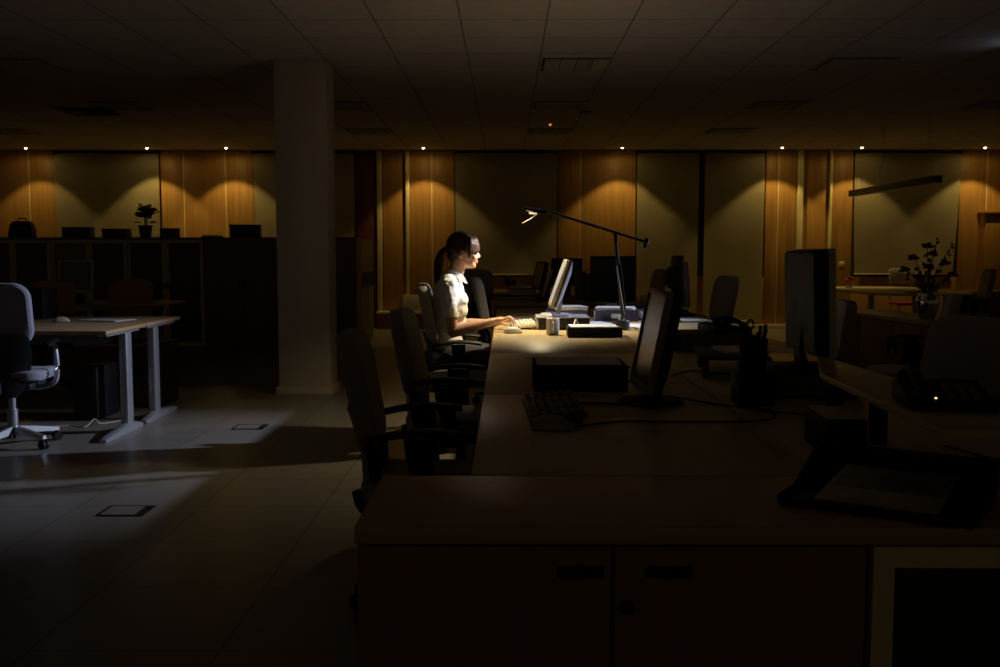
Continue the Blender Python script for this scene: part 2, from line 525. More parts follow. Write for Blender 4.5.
t = thing('ceiling_air_vent', 'dark square air vent in the ceiling at left', 'air vent', (-4.9, 12.0, CEIL), 0)
f = MB()
for k in range(4):
    a = .28 - k * .065
    for s in (-1, 1):
        f.box((s * a, 0, -.008), (.03, 2 * a, .006), (0, s * R(25), 0)); f.box((0, s * a, -.008), (2 * a, .03, .006), (-s * R(25), 0, 0))
obj('vent_blades', f, M_BLACK, t)
obj('backing', MB().bx(-.29, .29, -.29, .29, -.002, -.0005), M_DARKVOID, t)
t = thing('smoke_detector', 'small round ceiling detector with amber light', 'detector', (.56, 13.0, CEIL), 0)
obj('detector_body', MB().lathe([(.001, -.0005), (.05, -.0005), (.055, -.012), (.04, -.03), (.001, -.034)]), M_WHITE, t)
obj('indicator', MB().ell((0, -.012, -.04), .016, seg=12), M_AMBER, t)
t = thing('ceiling_speaker', 'small dark square ceiling fitting right of the amber detector', 'ceiling speaker', (.93, 12.1, CEIL), 0)
obj('speaker_plate', MB().bx(-.07, .07, -.09, .09, -.012, -.0005, .003), M_BLACK, t)
obj('grille', MB().lathe([(.001, -.014), (.05, -.014), (.052, -.012), (.001, -.012)]), M_GREYPL, t)

# hanging linear lamp over the meeting table
t = thing('pendant_lamp', 'long dark linear lamp hanging over the meeting table', 'pendant lamp', (5.06, 13.45, 2.06), 0)
obj('lamp_body', MB().bx(-.045, .045, -1.5, 1.5, 0, .085, .006), M_GREYPL, t)
obj('lamp_lens', MB().bx(-.035, .035, -1.46, 1.46, -.004, .001), M_WHITE, t)
for k, yy in enumerate((-1.2, 1.2)):
    wv = MB()
    for s in (-1, 1):
        wv.cyl((s * .04, yy, .085), (s * .004, yy, CEIL - 2.06 - .01), .0022, seg=6)
    obj('suspension_wire', wv, M_STEEL, t)
obj('power_cord', MB().tube([(0, .3, .085), (-.03, .3, .25), (.02, .32, .5), (0, .3, CEIL - 2.06 - .02)], .004, seg=6), M_STEEL, t)
obj('ceiling_rose', MB().lathe([(.001, -.03), (.04, -.028), (.06, -.006), (.062, 0)], (0, .3, CEIL - 2.06)), M_WHITE, t)

# ceiling spotlight past the right side of the picture (cool light across the desks)
t = thing('ceiling_spotlight', 'cool white spotlight bracketed from the ceiling beyond the right side', 'spotlight', tuple(COOL_LOC), 0)
aim = (COOL_AIM - COOL_LOC).normalized()
obj('housing', MB().cyl(-aim * .24, -aim * .02, .055, .075), M_BLACK, t)
obj('bracket', MB().cyl(-aim * .12, (-aim * .12).xy.to_3d() + Vector((0, 0, CEIL - COOL_LOC.z)), .012), M_BLACK, t)
spot('spotlight_beam', tuple(COOL_LOC), tuple(COOL_AIM), COOL_POWER, COOL, 33.5, 1.0, .065, t)
spot('spotlight_leak', (COOL_LOC.x, COOL_LOC.y, CEIL - .12), (COOL_LOC.x - .5, COOL_LOC.y, CEIL), 1.6, COOL, 150, 1.0, .03, t)

# ================================================================== OFFICE CHAIRS (origin on the floor under the seat, facing +X)
def rring(w, h, r, n=6):
    """rounded rectangle outline in (u, v)"""
    out = []
    for cx, cy, a0 in ((w - r, h - r, 0), (-w + r, h - r, 90), (-w + r, -h + r, 180), (w - r, -h + r, 270)):
        for k in range(n + 1):
            a = R(a0 + 90 * k / n)
            out.append((cx + r * math.cos(a), cy + r * math.sin(a)))
    return out
def pad(w, h, r, layers, curve):
    """a cushion: outline in local (y, z), thickness along x; layers = [(x, shrink)], curve(y, z) -> x offset"""
    m = MB(); rings = []
    for x, s in layers:
        rings.append([(x + curve(u, v), u, v) for u, v in rring(w - s, h - s, max(r - s, .01))])
    m.loft(rings)
    return m
def make_chair(fabric, label, group, loc, rotz, top=1.0, shell=M_SHELL, metal_arm=False, metal_base=False, plain=False):
    t = thing('office_chair', label, 'chair', loc, rotz, group)
    lean = R(14)
    hb = .195
    zc = top - hb
    cv = lambda u, v: .45 * u * u - math.tan(lean) * v + .25 * v * v - .06 * max(0, -v) * 2
    back = pad(.215, hb, .095, [(-.285, .018), (-.277, .004), (-.262, 0), (-.238, 0), (-.222, .004), (-.214, .016)], cv)
    obj('backrest', back, fabric, t, loc=(0, 0, zc))
    cv2 = lambda u, v: .5 * u * u - math.tan(lean) * (v - .2) + .3 * v * v
    if not plain:
        sh = MB()
        prof = [(.34, -.20, .10), (.40, -.20, .15), (.50, -.195, .185), (.60, -.20, .20), (.70, -.23, .20), (.74, -.245, .18)]
        rings = []
        for z, x, hw in prof:
            rings.append([(x - .035, -hw * .7, z), (x - .045, 0, z), (x - .035, hw * .7, z), (x - .01, hw, z), (x + (.03 if z < .62 else .0), hw * .9, z), (x + (.012 if z < .62 else -.01), 0, z), (x + (.03 if z < .62 else .0), -hw * .9, z), (x - .01, -hw, z)])
        sh.loft(rings)
        obj('back_shell', sh, shell, t)
    # seat
    s = MB(); rings = []
    for z, sh_ in ((.425, .03), (.432, .008), (.45, 0), (.478, 0), (.49, .008), (.496, .03)):
        rings.append([(u + .0, v, z - .06 * max(0, (u - .12)) * 1.2 + .18 * max(0, -u - .15) + .15 * v * v) for u, v in rring(.235 - sh_, .24 - sh_, .09 - sh_)])
    s.loft(rings)
    obj('seat', s, fabric, t)
    obj('seat_pan', MB().bx(-.17, .17, -.17, .17, .375, .428, .02), shell, t)
    br = MB().tube([(-.08, 0, .385), (-.18, 0, .37), (-.24, 0, .38), (-.26, 0, .44)], .022, seg=10)
    obj('back_bracket', br, shell, t)
    for sgn in (-1, 1):
        if not plain:
            a = MB(); rings = []
            for k in range(9):
                u = k / 8; x = -.20 + .30 * u
                hw = .040 * (1 - .55 * abs(2 * u - 1) ** 4); z = .675 + .018 * math.sin(u * PI) - .012 * (1 - u)
                th = .013
                rings.append([(x, sgn * .28 + hw * math.cos(q), z + th * math.sin(q)) for q in [2 * PI * j / 12 for j in range(12)]])
            a.loft(rings)
            arm = obj('armrest', a, M_BLACK, t)
            p = MB()
            if metal_arm:
                p.tube([(-.04, sgn * .285, .66), (-.04, sgn * .295, .52), (-.04, sgn * .28, .42), (-.04, sgn * .2, .385), (-.04, sgn * .1, .385)], .017, seg=10, smooth=5)
                obj('arm_post', p, M_STEEL, arm)
            else:
                p.loft([[(x - w_, sgn * .285 - .012, z), (x + w_, sgn * .285 - .012, z), (x + w_, sgn * .285 + .014, z), (x - w_, sgn * .285 + .014, z)]
                        for x, w_, z in ((-.045, .045, .67), (-.04, .040, .60), (-.02, .034, .50), (-.01, .03, .40))])
                p.bx(-.04, .02, min(sgn * .12, sgn * .297), max(sgn * .12, sgn * .297), .385, .41, .005)
                obj('arm_post', p, M_BLACK, arm)
    obj('lift_column', MB().cyl((0, 0, .11), (0, 0, .24), .032).cyl((0, 0, .2), (0, 0, .39), .022), M_STEEL if metal_base else M_BLACK, t)
    for k in range(5):
        a = 2 * PI * k / 5 + .35
        c, s_ = math.cos(a), math.sin(a)
        leg = MB(); rings = []
        for rr, w_, z0, z1 in ((.02, .032, .085, .13), (.15, .024, .075, .112), (.29, .016, .066, .088)):
            rings.append([(c * rr - s_ * w_, s_ * rr + c * w_, z0), (c * rr + s_ * w_, s_ * rr - c * w_, z0), (c * rr + s_ * w_ * .6, s_ * rr - c * w_ * .6, z1), (c * rr - s_ * w_ * .6, s_ * rr + c * w_ * .6, z1)])
        leg.loft(rings)
        lg = obj('base_leg', leg, M_STEEL if metal_base else M_BLACK, t)
        ca = MB()
        for sd in (-1, 1):
            q = Vector((c * .28 - s_ * .014 * sd, s_ * .28 + c * .014 * sd, .029))
            ca.cyl(q - Vector((-s_, c, 0)) * .008, q + Vector((-s_, c, 0)) * .008, .029, seg=18)
        ca.cyl((c * .28, s_ * .28, .03), (c * .28, s_ * .28, .075), .009, seg=10)
        obj('caster', ca, M_BLACK, lg)
    return t

G_L = 'office chairs along the left side of the long desk'
chairA = make_chair(M_FAB_GREY, 'grey padded office chair nearest the camera, left of the long desk', G_L, (-.245, 3.40, 0), R(3), .985)
dup(chairA, (-.215, 4.70, 0), R(-3), 'grey padded office chair between the nearest chair and the woman\'s chair')
chairW = make_chair(M_FAB_LIGHT, 'light padded office chair the woman in white sits on', G_L, (-.265, 6.6, 0), R(2), 1.045, shell=M_SHELL)
dup(chairW, (.03, 8.25, 0), R(5), 'light office chair behind the woman, tucked to the long desk')
G_R = 'office chairs along the right side of the long desk'
chairR = dup(chairA, (1.69, 4.05, 0), R(205), 'large dark office chair cut by the right picture edge', G_R)
dup(chairA, (1.60, 5.65, 0), R(180), 'dark office chair just behind the tall right monitor', G_R)
dup(chairW, (1.66, 8.75, 0), R(190), 'grey office chair in front of the narrow blind, right of the desk end', G_R)
G_B = 'office chairs around the rear desk'
dup(chairW, (1.62, 12.3, 0), R(190), 'small dark office chair right of the big black monitor back', G_B)
dup(chairW, (-.30, 11.7, 0), R(-75), 'rounded pale chair back seen between the woman and the rear desk', G_B)
dup(chairA, (2.58, 6.5, 0), R(161), 'office chair with grey seat in front of the flower vase')
chairBlue = make_chair(M_FAB_BLUE, 'blue-grey office chair with bare metal arm at the left picture edge', 'office chairs at the left desks', (-3.19, 6.45, 0), R(98), 1.06, metal_arm=True, metal_base=True)
chairO = make_chair(M_FAB_ORANGE, 'rust brown office chair behind the left desk, beside the pale framed monitor', 'office chairs at the left desks', (-4.25, 9.15, 0), R(-95), .98)
dup(chairO, (-3.68, 9.75, 0), R(-80), 'second rust brown office chair, nearer the column, in front of the glass cabinets')
dup(chairW, (5.72, 12.6, 0), R(170), 'dark office chair standing before the tall cupboard at right')

# white shell chair at the meeting table
t = thing('visitor_chair', 'white backed visitor chair with red seat at the meeting table', 'chair', (6.15, 15.55, 0), R(-90))
obj('backrest', pad(.20, .12, .06, [(-.22, .01), (-.215, 0), (-.20, 0), (-.195, .01)], lambda u, v: .5 * u * u - .15 * v), M_WHITE, t, loc=(0, 0, .88))
s = MB(); s.loft([[(u, v, z) for u, v in rring(.21 - q, .21 - q, .07)] for z, q in ((.44, .01), (.45, 0), (.48, 0), (.49, .015))])
obj('seat', s, M_RED, t)
obj('back_frame', MB().tube([(-.18, -.17, .45), (-.22, -.18, .6), (-.235, -.17, .85)], .011).tube([(-.18, .17, .45), (-.22, .18, .6), (-.235, .17, .85)], .011), M_CHROME, t)
for sx in (-1, 1):
    for sy in (-1, 1):
        obj('leg', MB().cyl((sx * .17, sy * .17, .45), (sx * .21, sy * .20, .002), .011, seg=10), M_CHROME, t)

# ================================================================== DESKS
TOPZ = .74
def desk(name, x0, x1, y0, y1, label, group=None, mat=None, legs=True, legmat=None, panel=None, cat='desk', th=.026, lx=None):
    """rectangular desk; origin on the floor under its centre"""
    cx, cy = (x0 + x1) / 2, (y0 + y1) / 2
    hx, hy = (x1 - x0) / 2, (y1 - y0) / 2
    t = thing(name, label, cat, (cx, cy, 0), 0, group)
    obj('desktop', MB().bx(-hx, hx, -hy, hy, TOPZ - th, TOPZ, .003), mat or M_DESK, t)
    lm = legmat or M_STEEL
    obj('crossbar', MB().bx(-hx + .12, hx - .12, -.03, .03, TOPZ - th - .06, TOPZ - th - .001), lm, t)
    return t, hx, hy
# long island: two rows of benches
YS = [2.285, 3.6, 5.09, 6.95, 9.15]
lab_l = ['left bench desk with the dark keyboard and the angled monitor', 'left bench desk with the black letter tray, near the second chair',
         'brightly lit bench desk top where the woman types', 'left bench desk end piled with indigo binders beyond the lamp']
lab_r = ['right bench desk under the long raised shelf, nearest the camera', 'right bench desk under the tall dark monitor and pen pot',
         'right bench desk with the telephone on a black box', 'far right bench desk end, lit, in front of the narrow blind']
for i in range(4):
    y0, y1 = YS[i], YS[i + 1]
    for side, (x0, x1, lab) in enumerate(((-.08, .735, lab_l[i]), (.737, 1.57, lab_r[i]))):
        t, hx, hy = desk('bench_desk', x0, x1, y0 + .002, y1 - .002, lab, 'bench desks of the long island')
        ey = 1 if i == 3 else 0
        for sy in (-1, 1):
            yy = sy * (hy - .05)
            obj('leg', MB().bx(-.035 if side else -.035, .035, yy - .025, yy + .025, .03, TOPZ - .028, .006), M_STEEL, t)
            obj('foot', MB().bx(-.34, .34, yy - .03, yy + .03, 0, .03, .01), M_STEEL, t)
        obj('modesty_panel', MB().bx((hx - .02) if side == 0 else (-hx + .003), (hx - .003) if side == 0 else (-hx + .02), -hy + .1, hy - .1, .32, TOPZ - .03), M_GREYPL, t)

# front storage counter with doors
t = thing('storage_counter', 'low storage cabinet row with two plain doors in the foreground', 'cabinet', (.2, 2.06, 0), 0)
obj('counter_top', MB().bx(-.483, 1.9, -.218, .218, .707, .74, .003), M_COUNTER, t)
obj('carcass', MB().bx(-.475, .474, -.19, .21, 0, .706), M_REDWOOD, t)
for k, (x0, x1) in enumerate(((-.478, -.0045), (.0045, .474))):
    d = obj('door', MB().bx(x0, x1, -.208, -.192, .05, .700, .0015), M_REDWOOD, t)
    xm = -.06 if k == 0 else .105
    hb = MB(); hb.bx(xm - .042, xm + .042, -.216, -.207, .652, .664, .003); hb.bx(xm - .045, xm + .045, -.2095, -.2075, .640, .664, .0008)
    obj('handle', hb, M_BLACK, d)
    if k == 1:
        lk = MB().cyl((.026, -.218, .585), (.026, -.207, .585), .0125); obj('lock', lk, M_BLACK_METAL, d)
obj('plinth', MB().bx(-.47, .47, -.18, .2, 0, .05), M_BLACK, t)
t2 = thing('glazed_cabinet', 'foreground cabinet with pale frame and dark glass door at lower right', 'cabinet', (1.157, 2.06, 0), 0)
obj('carcass', MB().bx(-.47, .47, -.18, .21, 0, .706), M_REDWOOD, t2)
for k, (x0, x1) in enumerate(((-.468, -.003), (.003, .468))):
    fr = MB()
    fr.bx(x0, x1, -.205, -.182, .66, .700); fr.bx(x0, x1, -.205, -.182, .05, .09)
    fr.bx(x0, x0 + .04, -.205, -.182, .09, .66); fr.bx(x1 - .04, x1, -.205, -.182, .09, .66)
    d = obj('door', fr, M_LIGHTWOOD, t2)
    obj('glass_pane', MB().bx(x0 + .04, x1 - .04, -.196, -.19, .09, .66), M_GLASS, d)

# ================================================================== COMPUTER THINGS
def make_monitor(loc, rotz, label, w=.37, h=.32, zlow=.09, tilt=11, depth=.05, front=M_GREYPL, back=M_BLACK, screen=M_SCREEN,
                 base='disc', base_mat=M_BLACK, group=None, bezel=.018, deep=.03, band=False, square=False):
    """flat monitor on a foot; faces -X; origin on the surface under the foot"""
    t = thing('computer_monitor', label, 'monitor', loc, rotz, group)
    Mx = Matrix.Translation((0, 0, zlow)) @ Euler((0, R(tilt), 0)).to_matrix().to_4x4()
    def tr(m):
        bmesh.ops.transform(m.bm, matrix=Mx, verts=m.bm.verts); return m
    fm = MB()
    b = bezel
    fm.bx(-.012, .012, -w / 2, w / 2, 0, b * 1.5, .003); fm.bx(-.012, .012, -w / 2, w / 2, h - b, h, .003)
    fm.bx(-.012, .012, -w / 2, -w / 2 + b, b * 1.5, h - b, .002); fm.bx(-.012, .012, w / 2 - b, w / 2, b * 1.5, h - b, .002)
    obj('front_bezel', tr(fm), front, t)
    obj('screen', tr(MB().bx(-.006, .008, -w / 2 + b, w / 2 - b, b * 1.5, h - b)), screen, t)
    if band:
        obj('side_band', tr(MB().bx(.0121, .022, -w / 2 + .002, w / 2 - .002, .002, h - .002)), M_BLACK, t)
    bk = MB(); o_ = .0101 if band else 0
    bk.loft([[(x, u, v + h / 2) for u, v in rring(w / 2 - s, h / 2 - s * 1.2, .008)] for x, s in ((.0121 + o_, .003), (.03, .004), (depth * .8, .006 if square else .03), (depth, .012 if square else .06))])
    if deep > .03:
        bk.loft([[(x, u, v + h / 2) for u, v in rring(w / 2 - s, h / 2 - s, .03)] for x, s in ((depth * .8, .08), (depth + deep * .6, .1), (depth + deep, .13))])
    obj('back_shell', tr(bk), back, t)
    zc = zlow + h * .35
    obj('stand', MB().loft([[(x - .012, -w_, z), (x + .012, -w_, z), (x + .012, w_, z), (x - .012, w_, z)] for x, w_, z in ((.05, .05, .012), (.06, .035, .06), (.045 + zc * math.tan(R(tilt)) * .4, .035, zc))]), base_mat, t)
    if base == 'disc':
        m = MB(); m.lathe([(.001, 0), (.11, 0), (.112, .006), (.10, .014), (.05, .02), (.001, .022)], (.035, 0, 0)); 
        obj('foot', m, base_mat, t)
    else:
        m = MB(); m.loft([[(u + .03, v, z) for u, v in rring(.10 - s, .12 - s, .04)] for z, s in ((0, 0), (.008, 0), (.014, .01))])
        obj('foot', m, base_mat, t)
    return t

# near monitor on the left row
make_monitor((.457, 3.41, TOPZ), R(2.2), 'near monitor facing left beside the dark keyboard', w=.345, h=.345, zlow=.045, tilt=11, depth=.06,
             front=principled('bronze_grey_plastic', (.26, .23, .19), .42, noise=.06), back=M_BLACK, base='disc', group='monitors on the long desk')
# woman's monitor
pcx, pcy = .32, 6.74
t = thing('computer_case', 'flat silver-black desktop computer under the woman\'s monitor', 'computer', (.37, 6.78, TOPZ), R(0))
obj('case_body', MB().bx(-.155, .18, -.17, .17, .004, .078, .006), M_BLACK, t)
obj('front_panel', MB().bx(-.172, -.155, -.165, .165, .006, .076, .005), M_SILVER, t)
obj('lid', MB().bx(-.17, .18, -.17, .17, .0782, .084, .002), M_SILVER, t)
for sx in (-.12, .14):
    for sy in (-.13, .13):
        obj('rubber_foot', MB().cyl((sx, sy, 0), (sx, sy, .005), .01, seg=10), M_BLACK, t)
obj('drive_slot', MB().bx(-.174, -.1715, -.12, .05, .05, .056), M_BLACK, t)
make_monitor((.30, 6.78, TOPZ + .084), R(0), 'silver and beige monitor tilted back in front of the woman', w=.37, h=.325, zlow=.068, tilt=19.5, depth=.05,
             front=principled('warm_beige_bezel', (.27, .24, .18), .5, noise=.03), back=principled('slate_silver_plastic', (.20, .21, .25), .4, noise=.03), band=True, screen=M_SCREEN_ON, base='plate', base_mat=M_SILVER, group='monitors on the long desk', deep=.03)

def make_keyboard(loc, rotz, label, body, keymat, tilt=5, w=.155, l=.46):
    """keyboard seen with its long side along Y, user at -X"""
    t = thing('computer_keyboard', label, 'keyboard', loc, rotz)
    Mx = Matrix.Translation((0, 0, .012)) @ Euler((0, -R(tilt), 0)).to_matrix().to_4x4()
    b = MB(); b.bx(-w / 2, w / 2, -l / 2, l / 2, 0, .018, .005)
    bmesh.ops.transform(b.bm, matrix=Mx, verts=b.bm.verts)
    obj('keyboard_body', b, body, t)
    rows = 6
    k1 = None
    for r in range(rows):
        x = -w / 2 + .018 + r * (w - .032) / (rows - 1)
        n = 17
        for c in range(n):
            y = -l / 2 + .018 + c * (l - .036) / (n - 1)
            if c in (3, 13) or (r == 0 and c in (6, 7, 8, 9)): continue
            p = Mx @ Vector((x, y, .018))
            if k1 is None:
                k1 = obj('key', MB().box((0, 0, .0045), (.0185, .0205, .009), (0, 0, 0), .002, 1), keymat, t, loc=p, rot=(0, -R(tilt), 0))
            else:
                kk = k1.copy(); COL.objects.link(kk); kk.parent = t; kk.location = p
    sb_ = MB().bx(-w / 2 + .009, -w / 2 + .027, -l / 2 + .018 + 5.7 * (l - .036) / 16, -l / 2 + .018 + 9.3 * (l - .036) / 16, .018, .027, .002)
    bmesh.ops.transform(sb_.bm, matrix=Mx, verts=sb_.bm.verts)
    obj('space_key', sb_, keymat, t)
    ft = MB()
    for sy in (-1, 1):
        ft.bx(w / 2 - .03, w / 2 - .012, sy * l * .4 - .012, sy * l * .4 + .012, 0, .02)
        ft.bx(-w / 2 + .006, -w / 2 + .02, sy * l * .4 - .012, sy * l * .4 + .012, 0, .012)
    obj('flip_feet', ft, body, t)
    return t
make_keyboard((.15, 3.17, TOPZ), R(2), 'dark grey keyboard on the near part of the desk', M_GREYPL, M_KEY, 7, w=.17)
make_keyboard((.115, 6.86, TOPZ), R(2), 'cream keyboard under the woman\'s hands', M_BEIGE, M_LKEY, 5, w=.16)

def make_mouse(loc, rotz, label, mat, group=None, s=1.0):
    t = thing('computer_mouse', label, 'mouse', loc, rotz, group)
    m = MB(); rings = []
    for k in range(9):
        u = k / 8; x = (-.058 + .116 * u) * s
        hw = .031 * s * math.sqrt(max(.02, 1 - (2 * u - 1) ** 4)); h = .036 * s * math.sqrt(max(.03, 1 - (2 * (u * .92) - .85) ** 2))
        rings.append([(x, hw * math.cos(a), .004 + h * max(0, math.sin(a))) for a in [PI * j / 10 for j in range(11)]])
    m.loft(rings)
    obj('mouse_shell', m, mat, t)
    obj('mouse_sole', MB().bx(-.05 * s, .05 * s, -.025 * s, .025 * s, 0, .0045, .001), M_BLACK, t)
    obj('scroll_wheel', MB().cyl((.035 * s, -.004, .028 * s), (.035 * s, .004, .028 * s), .008, seg=14), M_GREYPL, t)
    return t
make_mouse((.045, 6.34, TOPZ), R(10), 'glossy white mouse in front of the woman\'s hands', principled('white_gloss', (.8, .8, .78), .25, noise=.01), s=1.05)
make_mouse((.135, 2.88, TOPZ), R(-12), 'grey mouse beside the dark keyboard in the foreground', principled('grey_mouse', (.32, .29, .25), .4, noise=.05), s=1.1)
make_mouse((-3.25, 7.35, TOPZ), R(20), 'small pale mouse on the left desk', M_BEIGE)

# mug
t = thing('coffee_mug', 'pale striped ceramic mug standing by the keyboard', 'mug', (.29, 6.24, TOPZ), R(-92))
obj('mug_body', MB().lathe([(.001, 0), (.036, 0), (.04, .004), (.04, .100), (.037, .102), (.035, .098), (.035, .012), (.001, .010)], seg=32), M_CERAMIC, t)
obj('handle', MB().tube([(.038, 0, .082), (.062, 0, .078), (.070, 0, .052), (.062, 0, .028), (.038, 0, .022)], .0055, seg=8, smooth=5), M_CERAMIC, t)
sp = MB()
for k in range(10):
    a = 2 * PI * (k + .5) / 10
    sp.box((.0401 * math.cos(a), .0401 * math.sin(a), .052), (.0012, .006, .08), (0, 0, a))
obj('stripe', sp, principled('stripe_glaze', (.42, .38, .33), .3, noise=.02), t)

# black letter trays
def letter_tray(loc, rotz, label, w, d, levels, lh, paper=True, wall=.055, group=None):
    t = thing('letter_tray', label, 'letter tray', loc, rotz, group)
    for k in range(levels):
        z = k * lh
        m = MB()
        m.bx(-w / 2, w / 2, -d / 2, d / 2, z, z + .004)
        m.bx(-w / 2, -w / 2 + .004, -d / 2, d / 2, z, z + wall, .001); m.bx(w / 2 - .004, w / 2, -d / 2, d / 2, z, z + wall, .001)
        m.bx(-w / 2, w / 2, d / 2 - .004, d / 2, z, z + wall, .001); m.bx(-w / 2, w / 2, -d / 2, -d / 2 + .004, z, z + wall, .001)
        m.bx(-w / 2 - .004, w / 2 + .004, -d / 2 - .004, -d / 2 + .006, z + wall - .006, z + wall)
        for sx in (-1, 1):
            for sy in (-1, 1):
                if k: m.bx(sx * (w / 2 - .004) - .004, sx * (w / 2 - .004) + .004, sy * (d / 2 - .01) - .006, sy * (d / 2 - .01) + .006, z - lh + wall - .002, z)
        obj('tray', m, M_BLACK, t)
    if paper:
        p = MB()
        for j in range(7):
            p.box((.004 * (j % 3) - .004, .003 * ((j * 2) % 3), (levels - 1) * lh + .006 + j * .0065), (w - .03, d - .035, .0012), (R(.8 * (j % 2)), 0, R((j * 37 % 5) * .4 - 1)))
        obj('paper_sheets', p, M_PAPER, t)
    return t
letter_tray((.275, 3.82, TOPZ), R(0), 'two level black letter tray with papers, behind the dark keyboard', .345, .30, 2, .052, True, wall=.042)
letter_tray((.535, 6.13, TOPZ), R(-1), 'black letter tray with a paper on top, in the light beside the mug', .325, .22, 2, .024, False, wall=.034)
tag(obj('paper_sheet', MB().box((0, 0, .0), (.29, .19, .0015), (R(1), 0, R(2))), M_PAPER, loc=(.53, 6.14, TOPZ + .0625)), 'white sheet lying on top of the black letter tray in the light', 'paper')

# folded card stand beside the computer
t = thing('folded_card', 'small white folded card standing behind the letter tray', 'card', (.445, 6.38, TOPZ), R(0))
obj('card_leaf', MB().box((-.018, 0, .043), (.0015, .07, .09), (0, R(17), 0)), M_PAPER, t)
obj('card_leaf', MB().box((.016, 0, .043), (.0015, .07, .09), (0, R(-20), 0)), M_CARDBLUE, t)
t = thing('pale_card_block', 'pale little card block standing behind the binders', 'card', (.85, 8.1, TOPZ), R(0))
obj('card_face', MB().prism([(-.05, 0), (.05, 0), (.04, .105), (-.045, .10)], 'y', -.01, .012), M_BEIGE, t)

# counterbalanced desk lamp
LY = 6.62
LB = Vector((.755, LY, TOPZ))
t = thing('desk_lamp', 'black counterbalanced desk lamp arching over the woman\'s desk', 'desk lamp', tuple(LB), 0)
obj('lamp_base', MB().lathe([(.001, 0), (.056, 0), (.057, .004), (.057, .058), (.054, .064), (.045, .066), (.001, .066)], seg=36), principled('grey_lamp_base', (.035, .038, .045), .35, noise=.05), t)
obj('swivel', MB().lathe([(.001, .066), (.022, .066), (.022, .095), (.018, .1), (.001, .1)], seg=24), M_CHROME, t)
J1 = Vector((-.045, 0, .63))      # joint of both arms
lo = MB()
for s in (-1, 1):
    lo.cyl(Vector((.015, s * .012, .09)), J1 + Vector((0, s * .012, 0)), .0105, seg=12)
lo.box(((.015 + J1.x) / 2 + .014, 0, .26), (.034, .034, .34), (0, R(-6.3), 0), .004)
lo.box(((.015 + J1.x) / 2, 0, .36), (.019, .024, .53), (0, R(-6.3), 0), .003)
obj('lower_arm', lo, M_BLACK_METAL, t)
obj('balance_rod', MB().cyl((.02, -.03, .10), (-.035, -.03, .42), .0025, seg=8), M_STEEL, t)
HEAD = Vector((-.545, 0, .782))
CW = Vector((.16, 0, .575))
up = MB()
for s in (-1, 1):
    up.cyl(HEAD + Vector((.03, s * .006, 0)), CW + Vector((0, s * .006, 0)), .0095, seg=12)
ua = obj('upper_arm', up, M_BLACK_METAL, t)
obj('joint', MB().cyl(J1 + Vector((0, -.02, 0)), J1 + Vector((0, .02, 0)), .014), M_BLACK_METAL, t)
dir_ = (CW - HEAD).normalized(); nrm = Vector((-dir_.z, 0, dir_.x))
obj('counterweight', MB().cyl(CW - nrm * .026, CW + nrm * .024, .014, seg=16).ell(CW - nrm * .03, .012, seg=10), M_BLACK_METAL, t)
hd = MB()
hd.loft([[(HEAD.x + x, y * w_, HEAD.z + z + dz) for y, dz in ((-1, 0), (-1, -.02), (1, -.02), (1, 0), (.5, .010), (-.5, .010))] for x, w_, z in ((.05, .014, -.004), (.0, .028, 0), (-.05, .034, .006), (-.09, .032, .010))])
head = obj('lamp_head', hd, M_BLACK_METAL, t)
obj('lamp_bulb', MB().cyl((HEAD.x - .06, 0, HEAD.z - .018), (HEAD.x - .01, 0, HEAD.z - .020), .007, seg=12), M_BULB_LAMP, head)
obj('guard_wire', MB().tube([(HEAD.x - .08, -.03, HEAD.z - .003), (HEAD.x - .045, -.034, HEAD.z - .012), (HEAD.x - .01, -.034, HEAD.z - .028), (HEAD.x - .055, -.034, HEAD.z - .060), (HEAD.x - .105, -.034, HEAD.z - .086)], .0028, seg=8, smooth=1), M_LAMPLIT_WIRE, head)
spot('lamp_beam', tuple(LB + HEAD + Vector((-.04, 0, -.03))), tuple(LB + HEAD + Vector((-.14, .02, -.8))), LAMP_POWER, (1.0, .80, .46), 136, .5, .02, t)

# indigo binders and papers
def binder(x0, x1, y0, y1, h, rz, label, z=TOPZ):
    t = thing('indigo_binder', label, 'binder', ((x0 + x1) / 2, (y0 + y1) / 2, z), R(rz), 'indigo binders behind the lamp')
    a, b = (x1 - x0) / 2, (y1 - y0) / 2
    c = MB(); c.bx(-a, a, -b, b, 0, .004, .001); c.bx(-a, a, -b, b, h - .004, h, .001); c.bx(-a, a, -b, -b + .005, .004, h - .004)
    obj('cover', c, M_INDIGO, t)
    obj('pages', MB().bx(-a + .008, a - .008, -b + .006, b - .01, .0045, h - .0045), M_PAPER, t)
    obj('spine_label', MB().bx(-a * .25, a * .25, -b - .001, -b, h * .3, h * .7), M_CARDBLUE, t)
    return t
def papers(loc, rz, label, w=.21, d=.297, n=6, tilt=0, mat=None):
    t = MB()
    random.seed(int(loc[0] * 1000) + n)
    for j in range(n):
        t.box((random.uniform(-.01, .01), random.uniform(-.01, .01), .001 + j * .0032), (w, d, .0022), (R(tilt + .25 * (j % 2)), 0, R(random.uniform(-5, 5))))
    o = obj('paper_pile', t, mat or M_PAPER, loc=loc, rot=(0, 0, R(rz)))
    tag(o, label, 'papers', 'papers on the long desk')
    return o
binder(.30, .60, 7.55, 7.86, .072, 2, 'left indigo binder behind the woman\'s monitor')
binder(.66, .98, 7.42, 7.72, .080, -2, 'middle indigo binder behind the desk lamp')
binder(1.01, 1.20, 7.50, 7.78, .075, 3, 'narrow right indigo binder beyond the lamp')
o = papers((.47, 7.68, TOPZ + .074), 8, 'tilted white paper pile on the left indigo binder', .24, .26, 9)
papers((.82, 7.57, TOPZ + .082), -6, 'white papers on the middle indigo binder', .28, .22, 6)
